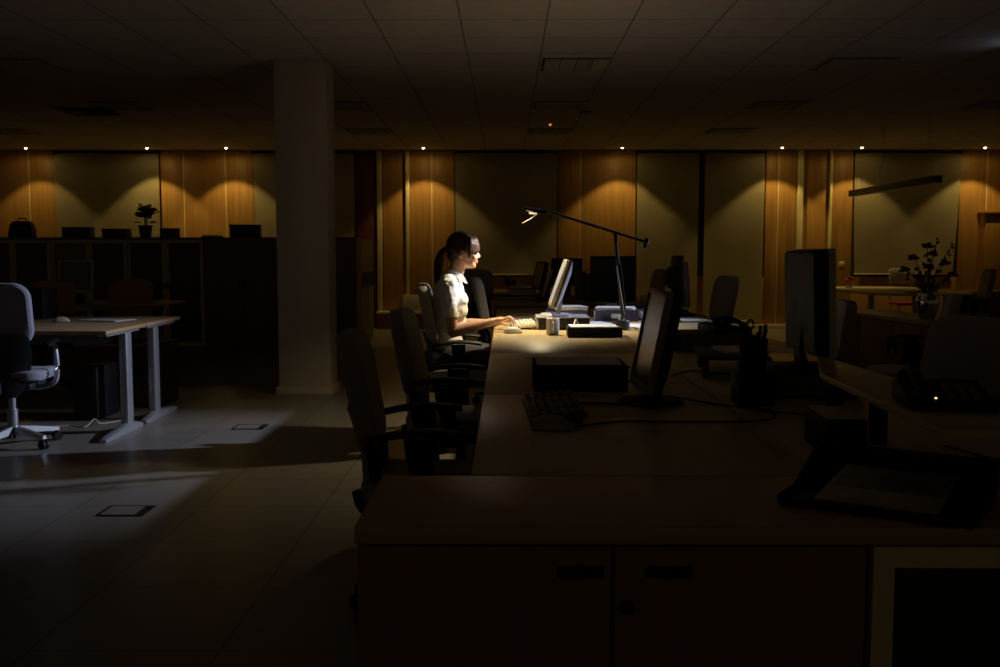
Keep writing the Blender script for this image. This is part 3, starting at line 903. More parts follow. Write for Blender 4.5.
papers((.62, 7.15, TOPZ), 12, 'loose white sheets between the computer and the binders', .21, .297, 3)
papers((.90, 6.9, TOPZ), -15, 'white sheets lying right of the lamp base', .21, .297, 4)
papers((1.36, 7.45, TOPZ), 12, 'bluish white sheets by the far dark monitor', .21, .297, 5)
papers((.22, 8.3, TOPZ), 40, 'pale loose sheet near the far desk corner', .3, .42, 2, mat=M_BEIGE)

# tangle of cables right of the lamp
def cable(pts, label, r=.003, mat=None, group=None):
    o = obj('power_cable', MB().tube(pts, r, seg=6, smooth=5), mat or M_BLACK)
    return tag(o, label, 'cable', group)
random.seed(5)
for k, mt in enumerate((M_BEIGE, M_PAPER, M_GREYPL)):
    pts = []
    for j in range(9):
        pts.append((.93 + .10 * math.sin(j * 1.3 + k * 2) + .02 * k, 6.22 + .055 * j + .04 * math.cos(j * 2.1 + k), TOPZ + .004 + .004 * k + (.01 if j % 3 == 1 else 0)))
    cable(pts, ['cream cable looped on the desk right of the lamp', 'white cable winding right of the lamp base', 'grey cable crossing the tangle right of the lamp'][k], .0035, mt)
cable([(.56, 3.42, .76), (.70, 3.36, .743), (.84, 3.18, .744), (.78, 3.02, .744), (.55, 2.99, .744), (.35, 3.0, .744), (.20, 2.9, .745)], 'black cable curling from the near monitor foot across the desk')
cable([(.24, 3.33, .75), (.34, 3.36, .744), (.42, 3.30, .744), (.47, 3.26, .744)], 'thin black keyboard cable reaching the near monitor foot')
cable([(.67, 4.1, .744), (.8, 4.3, .744), (.95, 4.1, .744), (1.05, 3.9, .744)], 'black cable bowing across the desk between the two near monitors')
cable([(.86, 3.62, .744), (.80, 3.4, .744), (.84, 3.2, .744), (.95, 3.12, .744), (.98, 3.0, .744)], 'black cable looping below the pen pot')

# black box with a telephone on top (right row)
t = thing('computer_case', 'flat black desktop computer on the right bench, beyond the pen pot', 'computer', (1.07, 5.33, TOPZ), R(0))
obj('case_body', MB().bx(-.21, .21, -.2, .2, .004, .085, .006), M_BLACK, t)
obj('front_panel', MB().bx(-.18, .18, -.206, -.2, .012, .078, .002), M_GREYPL, t)
for sx in (-.17, .17):
    for sy in (-.15, .15):
        obj('rubber_foot', MB().cyl((sx, sy, 0), (sx, sy, .005), .01, seg=10), M_BLACK, t)
def telephone(loc, rz, label, body=M_BLACK):
    t = thing('telephone', label, 'telephone', loc, rz, 'telephones on the long desk')
    b = MB(); b.prism([(-.11, 0), (.11, 0), (.11, .045), (.06, .052), (-.11, .018)], 'y', -.09, .09, .004)
    obj('phone_body', b, body, t)
    h = MB(); h.tube([(.09, .06, .06), (.05, .064, .078), (-.02, .064, .068), (-.085, .06, .035)], .013, seg=10, smooth=4)
    h.ell((.085, .06, .055), (.025, .024, .018)); h.ell((-.08, .06, .033), (.025, .024, .018))
    obj('handset', h, body, t)
    k = MB()
    for i in range(4):
        for j in range(3):
            x = -.075 + i * .026
            k.box((x, -.055 + j * .026, .018 + (x + .11) * .2 + .004), (.018, .018, .006), (0, -R(11), 0), .001, 1)
    obj('keypad', k, M_KEY, t)
    return t
telephone((1.16, 5.36, TOPZ + .086), R(200), 'black telephone on the flat black computer')
t = thing('desk_organiser', 'small black stand on the lit desk behind the near monitor', 'desk organiser', (1.08, 5.83, TOPZ), R(10))
obj('organiser_base', MB().bx(-.11, .11, -.05, .05, 0, .008, .002), M_BLACK, t)
for s in (-1, 1):
    obj('organiser_leg', MB().tube([(s * .07, 0, .008), (s * .04, 0, .035), (s * .075, 0, .055)], .006), M_BLACK, t)
obj('organiser_tray', MB().bx(-.085, .085, -.03, .03, .054, .062, .002), M_BLACK, t)

# far dark monitor pair on the right row (seen from the left, behind the near monitor)
make_monitor((1.47, 8.15, TOPZ), R(168), 'dark monitor back near the desk end, front one of the pair', w=.36, h=.36, zlow=.07, tilt=4, front=M_GREYPL, back=M_BLACK, group='monitors on the long desk')
make_monitor((1.50, 8.72, TOPZ), R(180), 'dark monitor rising highest at the desk end before the blind', w=.40, h=.38, zlow=.10, tilt=2, front=M_GREYPL, back=M_BLACK, group='monitors on the long desk', deep=.06)
# big black monitor back facing the camera at the end of the island
make_monitor((.93, 8.80, TOPZ), R(-88), 'big square black monitor back at the end of the long desk', w=.40, h=.40, zlow=.075, tilt=2, front=M_BLACK, back=M_BLACK, group='monitors on the long desk', deep=.03, depth=.07, square=True)
cable([(.72, 8.85, .78), (.66, 8.85, .95), (.66, 8.85, 1.05), (.72, 8.85, 1.10)], 'thin black cable arching left of the big square monitor', .004)
t = thing('pen_tumbler', 'small glass tumbler of pens beside the big black monitor', 'tumbler', (1.13, 8.55, TOPZ), 0)
obj('tumbler_glass', MB().lathe([(.001, 0), (.03, 0), (.038, .09), (.035, .09), (.028, .006), (.001, .005)]), M_GLASSJAR, t)
for k in range(4):
    obj('pen', MB().cyl((.01 * (k - 1.5), 0, .008), (.022 * (k - 1.5), .01, .15), .003, seg=8), M_BLACK, t)

# raised shelf, tall monitor, pen pot at near right
t = thing('desk_shelf', 'long pale raised shelf with a slanted end on the right bench desk', 'shelf', (.985, 2.68, TOPZ), R(0))
obj('shelf_board', MB().prism([(x - .985, y - 2.68) for x, y in ((.862, 1.97), (.913, 2.92), (1.047, 3.38), (1.085, 2.9), (1.085, 1.97))], 'z', .142, .16, .002), M_DESK, t)
for xx, yy in ((.078, -.68), (.01, 0), (.04, .45)):
    obj('shelf_support', MB().bx(xx - .02, xx + .02, yy - .02, yy + .02, 0, .1415, .003), M_BLACK, t)
telephone((1.0, 2.30, TOPZ + .161), R(80), 'black telephone with a small light on the pale raised shelf')
tag(obj('call_light', MB().ell((0, 0, 0), .0028, seg=10), M_LED, loc=(.955, 2.23, TOPZ + .186)), 'tiny amber glint on the telephone of the raised shelf', 'light')
t = thing('computer_case', 'flat dark desktop computer under the tall right monitor', 'computer', (1.06, 3.68, TOPZ), R(0))
obj('case_body', MB().bx(-.17, .19, -.2, .2, .004, .092, .006), M_BLACK, t)
obj('front_panel', MB().bx(-.15, .17, -.206, -.2, .014, .084, .002), M_GREYPL, t)
for sx in (-.14, .16):
    for sy in (-.15, .15):
        obj('rubber_foot', MB().cyl((sx, sy, 0), (sx, sy, .005), .01, seg=10), M_BLACK, t)
make_monitor((1.115, 3.62, TOPZ + .092), R(180), 'tall dark monitor turned away, near right', w=.38, h=.375, zlow=.055, tilt=2, front=M_BEIGE, back=M_BLACK, depth=.06, group='monitors on the long desk', deep=.03, square=True)
t = thing('pen_pot', 'black pen pot full of pens beside the tall right monitor', 'pen pot', (.83, 3.38, TOPZ), 0)
obj('pot_riser', MB().bx(-.06, .06, -.06, .06, 0, .115, .004), M_BLACK, t)
obj('pot', MB().lathe([(.001, .1155), (.044, .1155), (.047, .22), (.043, .22), (.04, .12), (.001, .118)]), M_BLACK, t)
random.seed(3)
for k in range(8):
    a = k * .8
    x, y = .026 * math.cos(a), .026 * math.sin(a)
    obj('pen', MB().cyl((x * .7, y * .7, .13), (x * 1.7, y * 1.5, .245 + .03 * random.random()), .004 + .002 * (k % 2), seg=8), [M_BLACK, M_GREYPL, M_POT][k % 3], t)
obj('scissor_handle', MB().tube([(-.01, 0, .25), (-.022, 0, .268), (-.012, 0, .284), (0, 0, .27), (-.008, 0, .25)], .004, smooth=4), M_POT, t)
t = thing('monitor_riser', 'thin black riser board on feet left of the pen pot', 'monitor riser', (.93, 4.28, TOPZ), R(-8))
obj('riser_board', MB().bx(-.12, .17, -.24, .24, .075, .087, .003), M_BLACK, t)
for sx in (-.09, .14):
    for sy in (-.2, .2):
        obj('riser_foot', MB().bx(sx - .012, sx + .012, sy - .02, sy + .02, 0, .0745, .002), M_BLACK, t)
papers((1.0, 4.3, TOPZ + .088), 5, 'beige papers on the thin black riser board', .17, .26, 4, mat=M_BEIGE)

# near right open tray with a magazine
t = thing('letter_tray', 'wide black open tray holding a magazine at near right', 'letter tray', (.795, 2.06, TOPZ), R(-32))
m = MB()
m.bx(-.18, .18, -.17, .17, .002, .008, .002); m.bx(-.18, .18, .162, .17, .008, .075, .002); m.bx(-.18, .18, -.17, -.164, .008, .02, .002)
for sx in (-1, 1):
    m.prism([(-.17, .008), (.17, .008), (.17, .075), (.10, .075), (-.06, .022), (-.17, .022)], 'x', sx * .18 - .004, sx * .18 + .004)
obj('tray', m, M_BLACK, t)
t = thing('magazine', 'magazine with a dark picture band lying in the near right tray', 'magazine', (.782, 2.04, TOPZ + .009), R(-32))
m = MB(); m.bx(-.115, .115, -.13, .13, .001, .010, .001)
obj('magazine_pages', m, M_MAG, t, rot=(R(5), 0, 0), loc=(0, 0, .012))
obj('cover_picture', MB().bx(-.105, .105, -.03, .06, .0101, .0106), M_MAGBAND, t, rot=(R(5), 0, 0), loc=(0, 0, .012))
t = thing('document_box', 'tall black document box behind the magazine tray', 'document box', (1.0, 2.58, TOPZ), R(-4))
m = MB()
m.bx(-.20, -.10, -.12, .12, 0, .095, .004)
obj('box_body', m, M_BLACK, t)
obj('paper_sheets', MB().bx(-.195, -.105, -.10, .10, .0952, .0985), M_BEIGE, t)
for k in range(2):
    cable([(1.10 + .02 * k, 2.22 + .12 * k, .895), (1.16 + .02 * k, 2.15 + .14 * k, .80), (1.18 + .02 * k, 2.3 + .1 * k, .75), (1.15, 2.40 + .22 * k, .744)], ['telephone cord hanging off the pale shelf, left one', 'telephone cord hanging off the pale shelf, right one'][k], .003)

# ================================================================== THE WOMAN
def remesh(o, voxel, smooth_it=4, fac=.5):
    md = o.modifiers.new('skin_over', 'REMESH'); md.mode = 'VOXEL'; md.voxel_size = voxel; md.use_smooth_shade = True
    sm = o.modifiers.new('relax', 'SMOOTH'); sm.iterations = smooth_it; sm.factor = fac
    return o
WO = Vector((-.38, 6.58, 0))
t = thing('person', 'woman in white short sleeved blouse with dark ponytail typing at the desk', 'person', tuple(WO), 0)
def w_(x, y, z): return (x - WO.x, y, z)
b = MB()
b.ell(w_(-.40, 0, .56), (.13, .165, .10)); b.ell(w_(-.385, 0, .68), (.10, .125, .12)); b.ell(w_(-.365, 0, .90), (.10, .145, .16)); b.ell(w_(-.36, 0, 1.0), (.085, .15, .09))
b.capsule(w_(-.37, -.14, 1.045), w_(-.37, .14, 1.045), .045)
b.chain([w_(-.355, 0, 1.05), w_(-.325, 0, 1.12), w_(-.295, 0, 1.20)], [.062, .050, .048])
# head
b.ell(w_(-.292, 0, 1.285), (.092, .072, .088)); b.ell(w_(-.245, 0, 1.235), (.064, .060, .080), (0, R(-4), 0))
b.ell(w_(-.25, 0, 1.19), (.055, .052, .045), (0, R(20), 0)); b.ell(w_(-.216, 0, 1.162), (.020, .022, .018))
b.ell(w_(-.205, 0, 1.285), (.028, .05, .04))
b.capsule(w_(-.192, 0, 1.252), w_(-.175, 0, 1.221), .008, .009); b.ell(w_(-.183, .008, 1.215), (.010, .008, .007)); b.ell(w_(-.183, -.008, 1.215), (.010, .008, .007))
b.ell(w_(-.198, 0, 1.196), (.011, .020, .014)); b.ell(w_(-.202, 0, 1.180), (.013, .018, .010))
for s in (-1, 1):
    b.ell(w_(-.210, s * .034, 1.212), (.024, .022, .024)); b.ell(w_(-.202, s * .028, 1.258), (.016, .024, .009))
    b.ell(w_(-.283, s * .079, 1.236), (.019, .012, .030), (0, R(12), 0)); b.ell(w_(-.281, s * .078, 1.212), (.010, .009, .010))
# legs
for s in (-1, 1):
    b.chain([w_(-.36, s * .09, .565), w_(-.15, s * .10, .56), w_(.05, s * .105, .545), w_(.045, s * .105, .33), w_(.03, s * .105, .10)], [.088, .078, .060, .050, .036])
    b.chain([w_(.0, s * .105, .05), w_(.10, s * .11, .045), w_(.17, s * .115, .032)], [.038, .036, .025])
# arms and hands
def arm(s, el, wr, hy, grip):
    b.chain([w_(-.365, s * .165, 1.035), w_(-.362, s * .19, .92), w_(*el)], [.047, .042, .036])
    mid = ((el[0] * .6 + wr[0] * .4), (el[1] * .6 + wr[1] * .4), (el[2] * .6 + wr[2] * .4))
    b.chain([w_(*el), w_(*mid), w_(*wr)], [.040, .037, .025])
    # palm
    pm = (wr[0] + .052, wr[1] - s * .012, wr[2] + .012)
    b.capsule(w_(*wr), w_(*pm), .023, .020)
    b.ell(w_(*pm), (.042, .036, .015), (0, R(-6), R(-s * 8)))
    kx = pm[0] + .032
    for i, (off, ln) in enumerate(((-.027, .84), (-.009, 1.0), (.010, .96), (.028, .76))):
        yy = pm[1] - s * off * 1.0
        # i = 0 is the index finger on the inner side
        p0 = (kx - .012, yy, pm[2] + .004)
        lift = .010 * math.sin(i * 2.1 + grip)
        p1 = (kx + .026 * ln, yy - s * off * .15, pm[2] + .012 + lift)
        p2 = (kx + .048 * ln, yy - s * off * .25, pm[2] - .002 + lift)
        p3 = (kx + .058 * ln, yy - s * off * .3, pm[2] - .020 + lift * .5)
        b.chain([w_(*p0), w_(*p1), w_(*p2), w_(*p3)], [.0092, .0082, .0074, .0064], 10)
    q0 = (pm[0] - .028, pm[1] - s * .022, pm[2] - .004)
    q1 = (pm[0] + .004, pm[1] - s * .050, pm[2] - .010)
    q2 = (pm[0] + .032, pm[1] - s * .056, pm[2] - .018)
    b.chain([w_(*q0), w_(*q1), w_(*q2)], [.0125, .0100, .0078], 10)
arm(-1, (-.335, -.205, .748), (-.085, -.135, .806), 0, 0.4)
arm(1, (-.33, .185, .765), (-.075, .095, .780), 0, 1.9)
body = remesh(obj('body', b, M_SKIN, t), .0042, 3, .5)
# eyes, brows and lips
ey = MB(); br = MB()
for s in (-1, 1):
    ey.ell(w_(-.193, s * .030, 1.239), (.010, .014, .009))
    br.tube([w_(-.190, s * .014, 1.262), w_(-.186, s * .03, 1.266), w_(-.196, s * .047, 1.260)], .003)
    br.tube([w_(-.183, s * .018, 1.243), w_(-.180, s * .031, 1.246), w_(-.188, s * .044, 1.241)], .0022)
obj('eyes', ey, principled('eye_white', (.6, .55, .5), .3, noise=.01), t)
obj('brows_and_lashes', br, M_HAIR, t)
obj('lips', MB().ell(w_(-.189, 0, 1.1935), (.0075, .018, .0048)).ell(w_(-.190, 0, 1.1845), (.008, .016, .0052)), M_LIP, t)
# blouse
sh = MB()
sh.ell(w_(-.392, 0, .66), (.112, .150, .115)); sh.ell(w_(-.375, 0, .80), (.118, .150, .13)); sh.ell(w_(-.372, 0, .92), (.115, .160, .15)); sh.ell(w_(-.37, 0, 1.0), (.098, .165, .095))
for s in (-1, 1):
    sh.ell(w_(-.300, s * .062, .935), (.054, .062, .058)); sh.ell(w_(-.305, s * .06, .875), (.055, .07, .07))
    sh.chain([w_(-.368, s * .10, 1.052), w_(-.366, s * .160, 1.028), w_(-.362, s * .185, .95), w_(-.358, s * .196, .88)], [.058, .060, .055, .050])
    sh.cyl(w_(-.357, s * .197, .895), w_(-.352, s * .202, .842), .049, .051, 24)
sh.chain([w_(-.365, 0, 1.06), w_(-.345, 0, 1.095)], [.072, .060])
sh.cyl(w_(-.393, 0, .66), w_(-.396, 0, .565), .10, .135, 28)
sho = remesh(obj('blouse', sh, M_SHIRT, t), .006, 3, .5)
tx = bpy.data.textures.new('cloth_folds', 'CLOUDS'); tx.noise_scale = .045; tx.noise_depth = 2
dm = sho.modifiers.new('folds', 'DISPLACE'); dm.texture = tx; dm.strength = .014; dm.mid_level = .5
# cuffs
cf = MB()
for s in (-1, 1):
    a0, a1 = Vector(w_(-.354, s * .201, .868)), Vector(w_(-.351, s * .203, .838))
    cf.cyl(a0, a1, .0535, .0535, 28)
obj('sleeve_cuffs', cf, M_SHIRT, t)
# collar: standing band opening at the front with two points
c = bmesh.new(); n = 30
inn, mid_, out = [], [], []
for k in range(n + 1):
    a = R(28 + 304 * k / n)      # leaves the throat open (towards +X)
    ca, sa = math.cos(a), math.sin(a)
    front = max(0, ca)
    cx, cz = -.338, 1.105
    inn.append(c.verts.new(w_(cx + .056 * ca, .056 * sa, cz - .012 - .03 * front)))
    mid_.append(c.verts.new(w_(cx + .060 * ca + .004, .060 * sa, cz + .030 - .035 * front)))
    out.append(c.verts.new(w_(cx + (.083 + .018 * front) * ca, (.082) * sa, cz - .006 - .062 * front)))
for k in range(n):
    c.faces.new((inn[k], inn[k + 1], mid_[k + 1], mid_[k])); c.faces.new((mid_[k], mid_[k + 1], out[k + 1], out[k]))
bmesh.ops.solidify(c, geom=c.faces[:], thickness=.004)
m = MB(); m.bm.free(); m.bm = c
obj('collar', m, M_SHIRT, t)
bt = MB()
for bxx, bz in ((-.288, 1.035), (-.262, .965), (-.258, .89), (-.262, .815)):
    bt.ell(w_(bxx, 0, bz), (.004, .006, .006), seg=10)
obj('buttons', bt, M_CERAMIC, t)
# skirt over lap, shoes
sk = MB()
sk.ell(w_(-.40, 0, .555), (.145, .18, .105))
for s in (-1, 1):
    sk.chain([w_(-.36, s * .085, .565), w_(-.15, s * .095, .562), w_(.03, s * .10, .55)], [.100, .090, .074])
sk.bx(*[v - WO.x for v in (-.40, .04)], -.09, .09, .50, .625)
remesh(obj('skirt', sk, M_SKIRT, t), .008, 4, .5)
shoe = MB()
for s in (-1, 1):
    shoe.chain([w_(-.005, s * .105, .045), w_(.10, s * .11, .042), w_(.18, s * .115, .034)], [.044, .042, .032])
    shoe.cyl(w_(-.01, s * .105, .0), w_(-.01, s * .105, .03), .022, .026)
remesh(obj('shoes', shoe, M_BLACK, t), .006, 2)
# hair
h = MB()
h.ell(w_(-.292, 0, 1.298), (.099, .083, .088)); h.ell(w_(-.314, 0, 1.268), (.074, .078, .075)); h.ell(w_(-.345, 0, 1.225), (.042, .055, .045))
h.ell(w_(-.228, 0, 1.312), (.052, .066, .050), (0, R(20), 0))
for k in range(15):      # fringe strands
    y = -.063 + .009 * k
    h.chain([w_(-.262, y * .75, 1.352), w_(-.212 - y * y * 5, y * .95, 1.333), w_(-.184 - y * y * 9, y * 1.02, 1.298), w_(-.174 - y * y * 10, y * 1.04, 1.262 - abs(y) * .35 + .003 * (k % 3))], [.016, .014, .012, .0065], 10)
for s in (-1, 1):        # side locks in front of the ear
    h.chain([w_(-.235, s * .064, 1.31), w_(-.232, s * .069, 1.26), w_(-.238, s * .066, 1.215)], [.022, .017, .006], 10)
    h.chain([w_(-.255, s * .066, 1.30), w_(-.262, s * .072, 1.262)], [.024, .014], 10)
remesh(obj('hair', h, M_HAIR, t), .0042, 2, .5)
pt = MB()
pt.chain([w_(-0.371, 0, 1.268), w_(-0.391, 0, 1.272), w_(-0.418, 0, 1.245), w_(-0.436, 0, 1.19), w_(-0.444, 0, 1.12), w_(-0.446, 0, 1.06), w_(-0.448, .0, 1.01)], [.022, .017, .024, .030, .028, .019, .005])
for k in range(5):
    y = -.02 + .01 * k
    pt.chain([w_(-0.426, y, 1.20), w_(-0.441 - .004 * (k % 2), y * 1.3, 1.10), w_(-0.444 + .006 * (k % 3), y, 1.01 - .012 * (k % 3))], [.014, .012, .003], 8)
remesh(obj('ponytail', pt, M_HAIR, t), .0045, 1, .5)
obj('hair_tie', MB().lathe([(.001, -.006), (.021, -.006), (.023, 0), (.021, .006), (.001, .006)]), M_BLACK, t, loc=w_(-.384, 0, 1.272), rot=(0, R(80), 0))

# ================================================================== LEFT DESKS
def tleg_desk(x0, x1, y0, y1, label, foot_dir):
    cx, cy = (x0 + x1) / 2, (y0 + y1) / 2
    hx, hy = (x1 - x0) / 2, (y1 - y0) / 2
    t = thing('office_desk', label, 'desk', (cx, cy, 0), 0, 'desks with silver T legs at left')
    obj('desktop', MB().bx(-hx, hx, -hy, hy, TOPZ - .026, TOPZ, .003), M_DESK_DARK, t)
    for sx in (-1, 1):
        lx = sx * (hx - .055)
        lg = MB()
        lg.bx(lx - .028, lx + .028, -.055 + .10 * foot_dir, .055 + .10 * foot_dir, .05, TOPZ - .03, .012)
        obj('leg', lg, M_STEEL, t)
        ft = MB()
        rings = []
        for y, h_, w2 in ((-hy + .03, .022, .022), (-hy + .06, .034, .030), (.10 * foot_dir - .06, .066, .034), (.10 * foot_dir + .06, .066, .034), (hy - .06, .034, .030), (hy - .03, .022, .022)):
            rings.append([(lx - w2, y, .002), (lx + w2, y, .002), (lx + w2, y, h_ * .8), (lx + w2 * .5, y, h_), (lx - w2 * .5, y, h_), (lx - w2, y, h_ * .8)])
        ft.loft(rings)
        obj('foot', ft, M_STEEL, t)
        obj('top_bracket', MB().bx(lx - .03, lx + .03, -hy + .08, hy - .08, TOPZ - .045, TOPZ - .027), M_STEEL, t)
    obj('cable_beam', MB().bx(-hx + .15, hx - .15, .10 * foot_dir - .03, .10 * foot_dir + .03, TOPZ - .12, TOPZ - .046, .004), M_GREYPL, t)
    return t
tleg_desk(-4.55, -2.59, 6.5, 7.245, 'maple topped desk with silver T legs at left, front one', 1)
tleg_desk(-4.55, -2.59, 7.25, 8.0, 'back desk of the left pair, touching the front one', -1)
tag(papers((-2.98, 7.5, TOPZ), 75, 'white paper pile on the left desk', .24, .34, 3), 'thin white paper pile on the left desk', 'papers')
t = thing('computer_tower', 'tall dark upright computer behind the second silver table leg', 'computer', (-2.83, 8.25, 0), 0)
obj('tower_body', MB().bx(-.06, .06, -.22, .22, .0, .52, .006), M_BLACK, t)
obj('tower_front', MB().bx(-.058, .058, -.235, -.221, .01, .515, .004), M_GREYPL, t)
t = thing('computer_tower', 'dark upright computer under the left desk', 'computer', (-3.12, 7.62, 0), 0)
obj('tower_body', MB().bx(-.09, .09, -.2, .2, .0, .40, .006), M_BLACK, t)
obj('tower_front', MB().bx(-.088, .088, -.215, -.201, .01, .395, .004), M_BLACK, t)
t = thing('archive_box', 'dark box with a small white tag on the left desk', 'box', (-3.62, 7.75, TOPZ), 0)
obj('box_body', MB().bx(-.11, .11, -.13, .13, 0, .235, .004), M_BLACK, t)
obj('tag_label', MB().bx(-.09, -.075, -.1325, -.1302, .13, .185), M_PAPER, t)
t = thing('floor_cables', 'thin cable loop on the floor under the left desk', 'cable', (-3.05, 7.1, 0), 0)
obj('cable_loop', MB().tube([(-.5, .1, .006), (-.3, -.05, .008), (-.1, .08, .006), (.05, 0, .006), (.08, .1, .05), (.1, .16, .006), (.2, .3, .006)], .003), M_BEIGE, t)
# rear left desk with pale framed monitor
t, hx, hy = desk('office_desk', -5.6, -3.4, 9.9, 10.7, 'rear desk in the dark in front of the glass cabinets', None, M_DESK_DARK)
for sx in (-1, 1):
    obj('leg', MB().bx(sx * (hx - .1) - .03, sx * (hx - .1) + .03, -.05, .05, .03, TOPZ - .027, .01), M_STEEL, t)
    obj('foot', MB().bx(sx * (hx - .1) - .035, sx * (hx - .1) + .035, -.34, .34, .0, .03, .01), M_STEEL, t)
make_monitor((-4.33, 10.15, TOPZ), R(80), 'pale framed monitor glimpsed over the rust brown chair', w=.38, h=.33, zlow=.10, tilt=3, front=M_BEIGE, back=M_BLACK, deep=.03)
telephone((-3.9, 10.2, TOPZ), R(60), 'black telephone on the rear left desk').__setitem__('group', 'telephones')

# floor boxes
for (x, y, lab) in ((-1.835, 4.79, 'near dark framed floor socket hatch in the lit floor patch'), (-1.83, 7.14, 'far floor socket hatch near the column')):
    t = thing('floor_socket', lab, 'floor socket', (x, y, 0), 0, 'floor socket hatches')
    f = MB(); f.bx(-.112, .112, -.095, -.082, .0005, .005); f.bx(-.112, .112, .085, .095, .0005, .005); f.bx(-.112, -.100, -.082, .085, .0005, .005); f.bx(.068, .112, -.082, .085, .0005, .005)
    obj('hatch_frame', f, M_BLACK, t)
    obj('hatch_lid', MB().bx(-.099, .067, -.081, .084, .0005, .004), M_FLOOR, t)

# ================================================================== LEFT CABINET WALL
CY = 12.72
def glazed_unit(x0, x1, label, books=False):
    cx = (x0 + x1) / 2; hw = (x1 - x0) / 2 - .003
    t = thing('glass_door_cabinet', label, 'cabinet', (cx, CY + .22, 0), 0, 'glass door cabinets in the left row')
    c = MB(); c.bx(-hw, hw, -.18, .22, 1.405, 1.435, .002); c.bx(-hw, hw, -.18, .22, 0, .06); c.bx(-hw, -hw + .02, -.18, .22, .06, 1.405); c.bx(hw - .02, hw, -.18, .22, .06, 1.405); c.bx(-hw, hw, .2, .22, .06, 1.405)
    obj('carcass', c, M_REDWOOD, t)
    for z in (.42, .74, 1.06):
        obj('shelf_board', MB().bx(-hw + .02, hw - .02, -.16, .2, z, z + .02), M_REDWOOD, t)
    if books:
        bm_ = MB()
        random.seed(9)
        x = -hw + .04
        while x < -.06:
            w2 = random.uniform(.03, .06); bm_.bx(x, x + w2 - .002, -.1, .15, 1.082, 1.082 + random.uniform(.2, .27)); x += w2
        obj('book_row', bm_, M_BOOK, t)
    for s in (-1, 1):
        a, b_ = (-hw + .002, -.002) if s < 0 else (.002, hw - .002)
        f = MB(); f.bx(a, b_, -.205, -.183, 1.36, 1.403); f.bx(a, b_, -.205, -.183, .06, .11); f.bx(a, a + .04, -.205, -.183, .11, 1.36); f.bx(b_ - .04, b_, -.205, -.183, .11, 1.36)
        d = obj('door', f, M_LIGHTWOOD, t)
        obj('glass_pane', MB().bx(a + .04, b_ - .04, -.196, -.191, .11, 1.36), M_GLASS if not (books and s < 0) else M_GLASSJAR, d)
        hx_ = -.022 if s < 0 else .022
        obj('handle', MB().bx(hx_ - .008, hx_ + .008, -.222, -.205, .78, .86, .003), M_BLACK, d)
def plain_unit(x0, x1, label):
    cx = (x0 + x1) / 2; hw = (x1 - x0) / 2 - .003
    t = thing('solid_door_cabinet', label, 'cabinet', (cx, CY + .22, 0), 0, 'solid door cabinets in the left row')
    obj('carcass', MB().bx(-hw, hw, -.18, .22, 0, 1.435), M_REDWOOD, t)
    for s in (-1, 1):
        a, b_ = (-hw + .002, -.002) if s < 0 else (.002, hw - .002)
        d = obj('door', MB().bx(a, b_, -.205, -.183, .06, 1.403, .002), M_REDWOOD, t)
        hx_ = -.03 if s < 0 else .03
        obj('handle', MB().bx(hx_ - .008, hx_ + .008, -.222, -.205, .78, .86, .003), M_BLACK, d)
PX = 1010 / CY
X0 = -1.88
ux = [X0 - .965 * k for k in range(0, 8)]
plain_unit(ux[1], ux[0], 'solid reddish cabinet partly hidden by the column, right end of the row')
plain_unit(ux[2], ux[1], 'solid reddish cabinet just left of the column')
glazed_unit(ux[3], ux[2], 'glass door cabinet under the potted plant')
glazed_unit(ux[4], ux[3], 'glass door cabinet with red-brown books behind the left pane', True)
glazed_unit(ux[5], ux[4], 'glass door cabinet at the left picture edge, below the black bag')
# lockers facing right at the end of the row
t = thing('metal_locker', 'tall grey-green locker block right of the column', 'locker', (-2.09, 13.72, 0), 0)
obj('locker_body', MB().bx(-.22, .19, -.55, .62, 0, 1.425, .004), principled('locker_enamel', (.33, .33, .25), .45, noise=.05), t)
for k in range(4):
    y0 = -.54 + k * .29
    d = obj('door', MB().bx(.191, .205, y0, y0 + .28, .05, 1.405, .003), principled('locker_enamel', (.33, .33, .25)), t)
    obj('handle', MB().bx(.205, .222, y0 + .12, y0 + .15, .78, .98, .004), M_BLACK, d)

ZT = 1.435
# things on the cabinets
t = thing('shoulder_bag', 'black bag standing on the far left cabinet', 'bag', (-6.13, CY + .12, ZT), R(4))
b = MB(); b.loft([[(u, v, z) for u, v in rring(.135 - s, .10 - s * .8, .03)] for z, s in ((0, .0), (.03, -.005), (.12, 0), (.19, .025), (.205, .05))])
obj('bag_body', b, M_BLACK, t)
obj('handle', MB().tube([(-.06, 0, .19), (-.04, 0, .235), (.04, 0, .235), (.06, 0, .19)], .008), M_BLACK, t)
obj('side_panel', MB().box((-.126, -.02, .09), (.03, .14, .17), (0, R(10), 0), .008), principled('olive_cloth', (.25, .2, .05), .8, noise=.1), t)
obj('badge', MB().bx(-.03, .05, -.107, -.100, .11, .15, .002), principled('grey_badge', (.2, .2, .2), .5, noise=.05), t)
def back_screen(x, w, h, label, mat, skew=0.0):
    t = thing('dark_box', label, 'box', (x, CY + .12, ZT), 0, 'dark boxes on top of the left cabinets')
    b = MB(); b.prism([(-w / 2, 0), (w / 2, 0), (w / 2 - skew, h), (-w / 2 - skew, h)], 'y', -.09, .09, .003)
    obj('box_body', b, mat, t)
    obj('lid', MB().bx(-w / 2 - skew - .004, w / 2 - skew + .004, -.094, .094, h + .0005, h + .014, .002), mat, t)
    return t
darkg = principled('dark_olive_card', (.09, .10, .055), .7, noise=.1)
back_screen(-5.42, .345, .115, 'dark box on the cabinets, left one of the pair beside the plant', M_GREYPL)
back_screen(-4.93, .31, .095, 'dark box on the cabinets, between its twin and the plant', M_GREYPL, .01)
back_screen(-4.26, .20, .10, 'small olive box directly right of the potted plant', darkg)
back_screen(-3.30, .36, .145, 'black box on the solid cabinet just left of the column', M_BLACK)
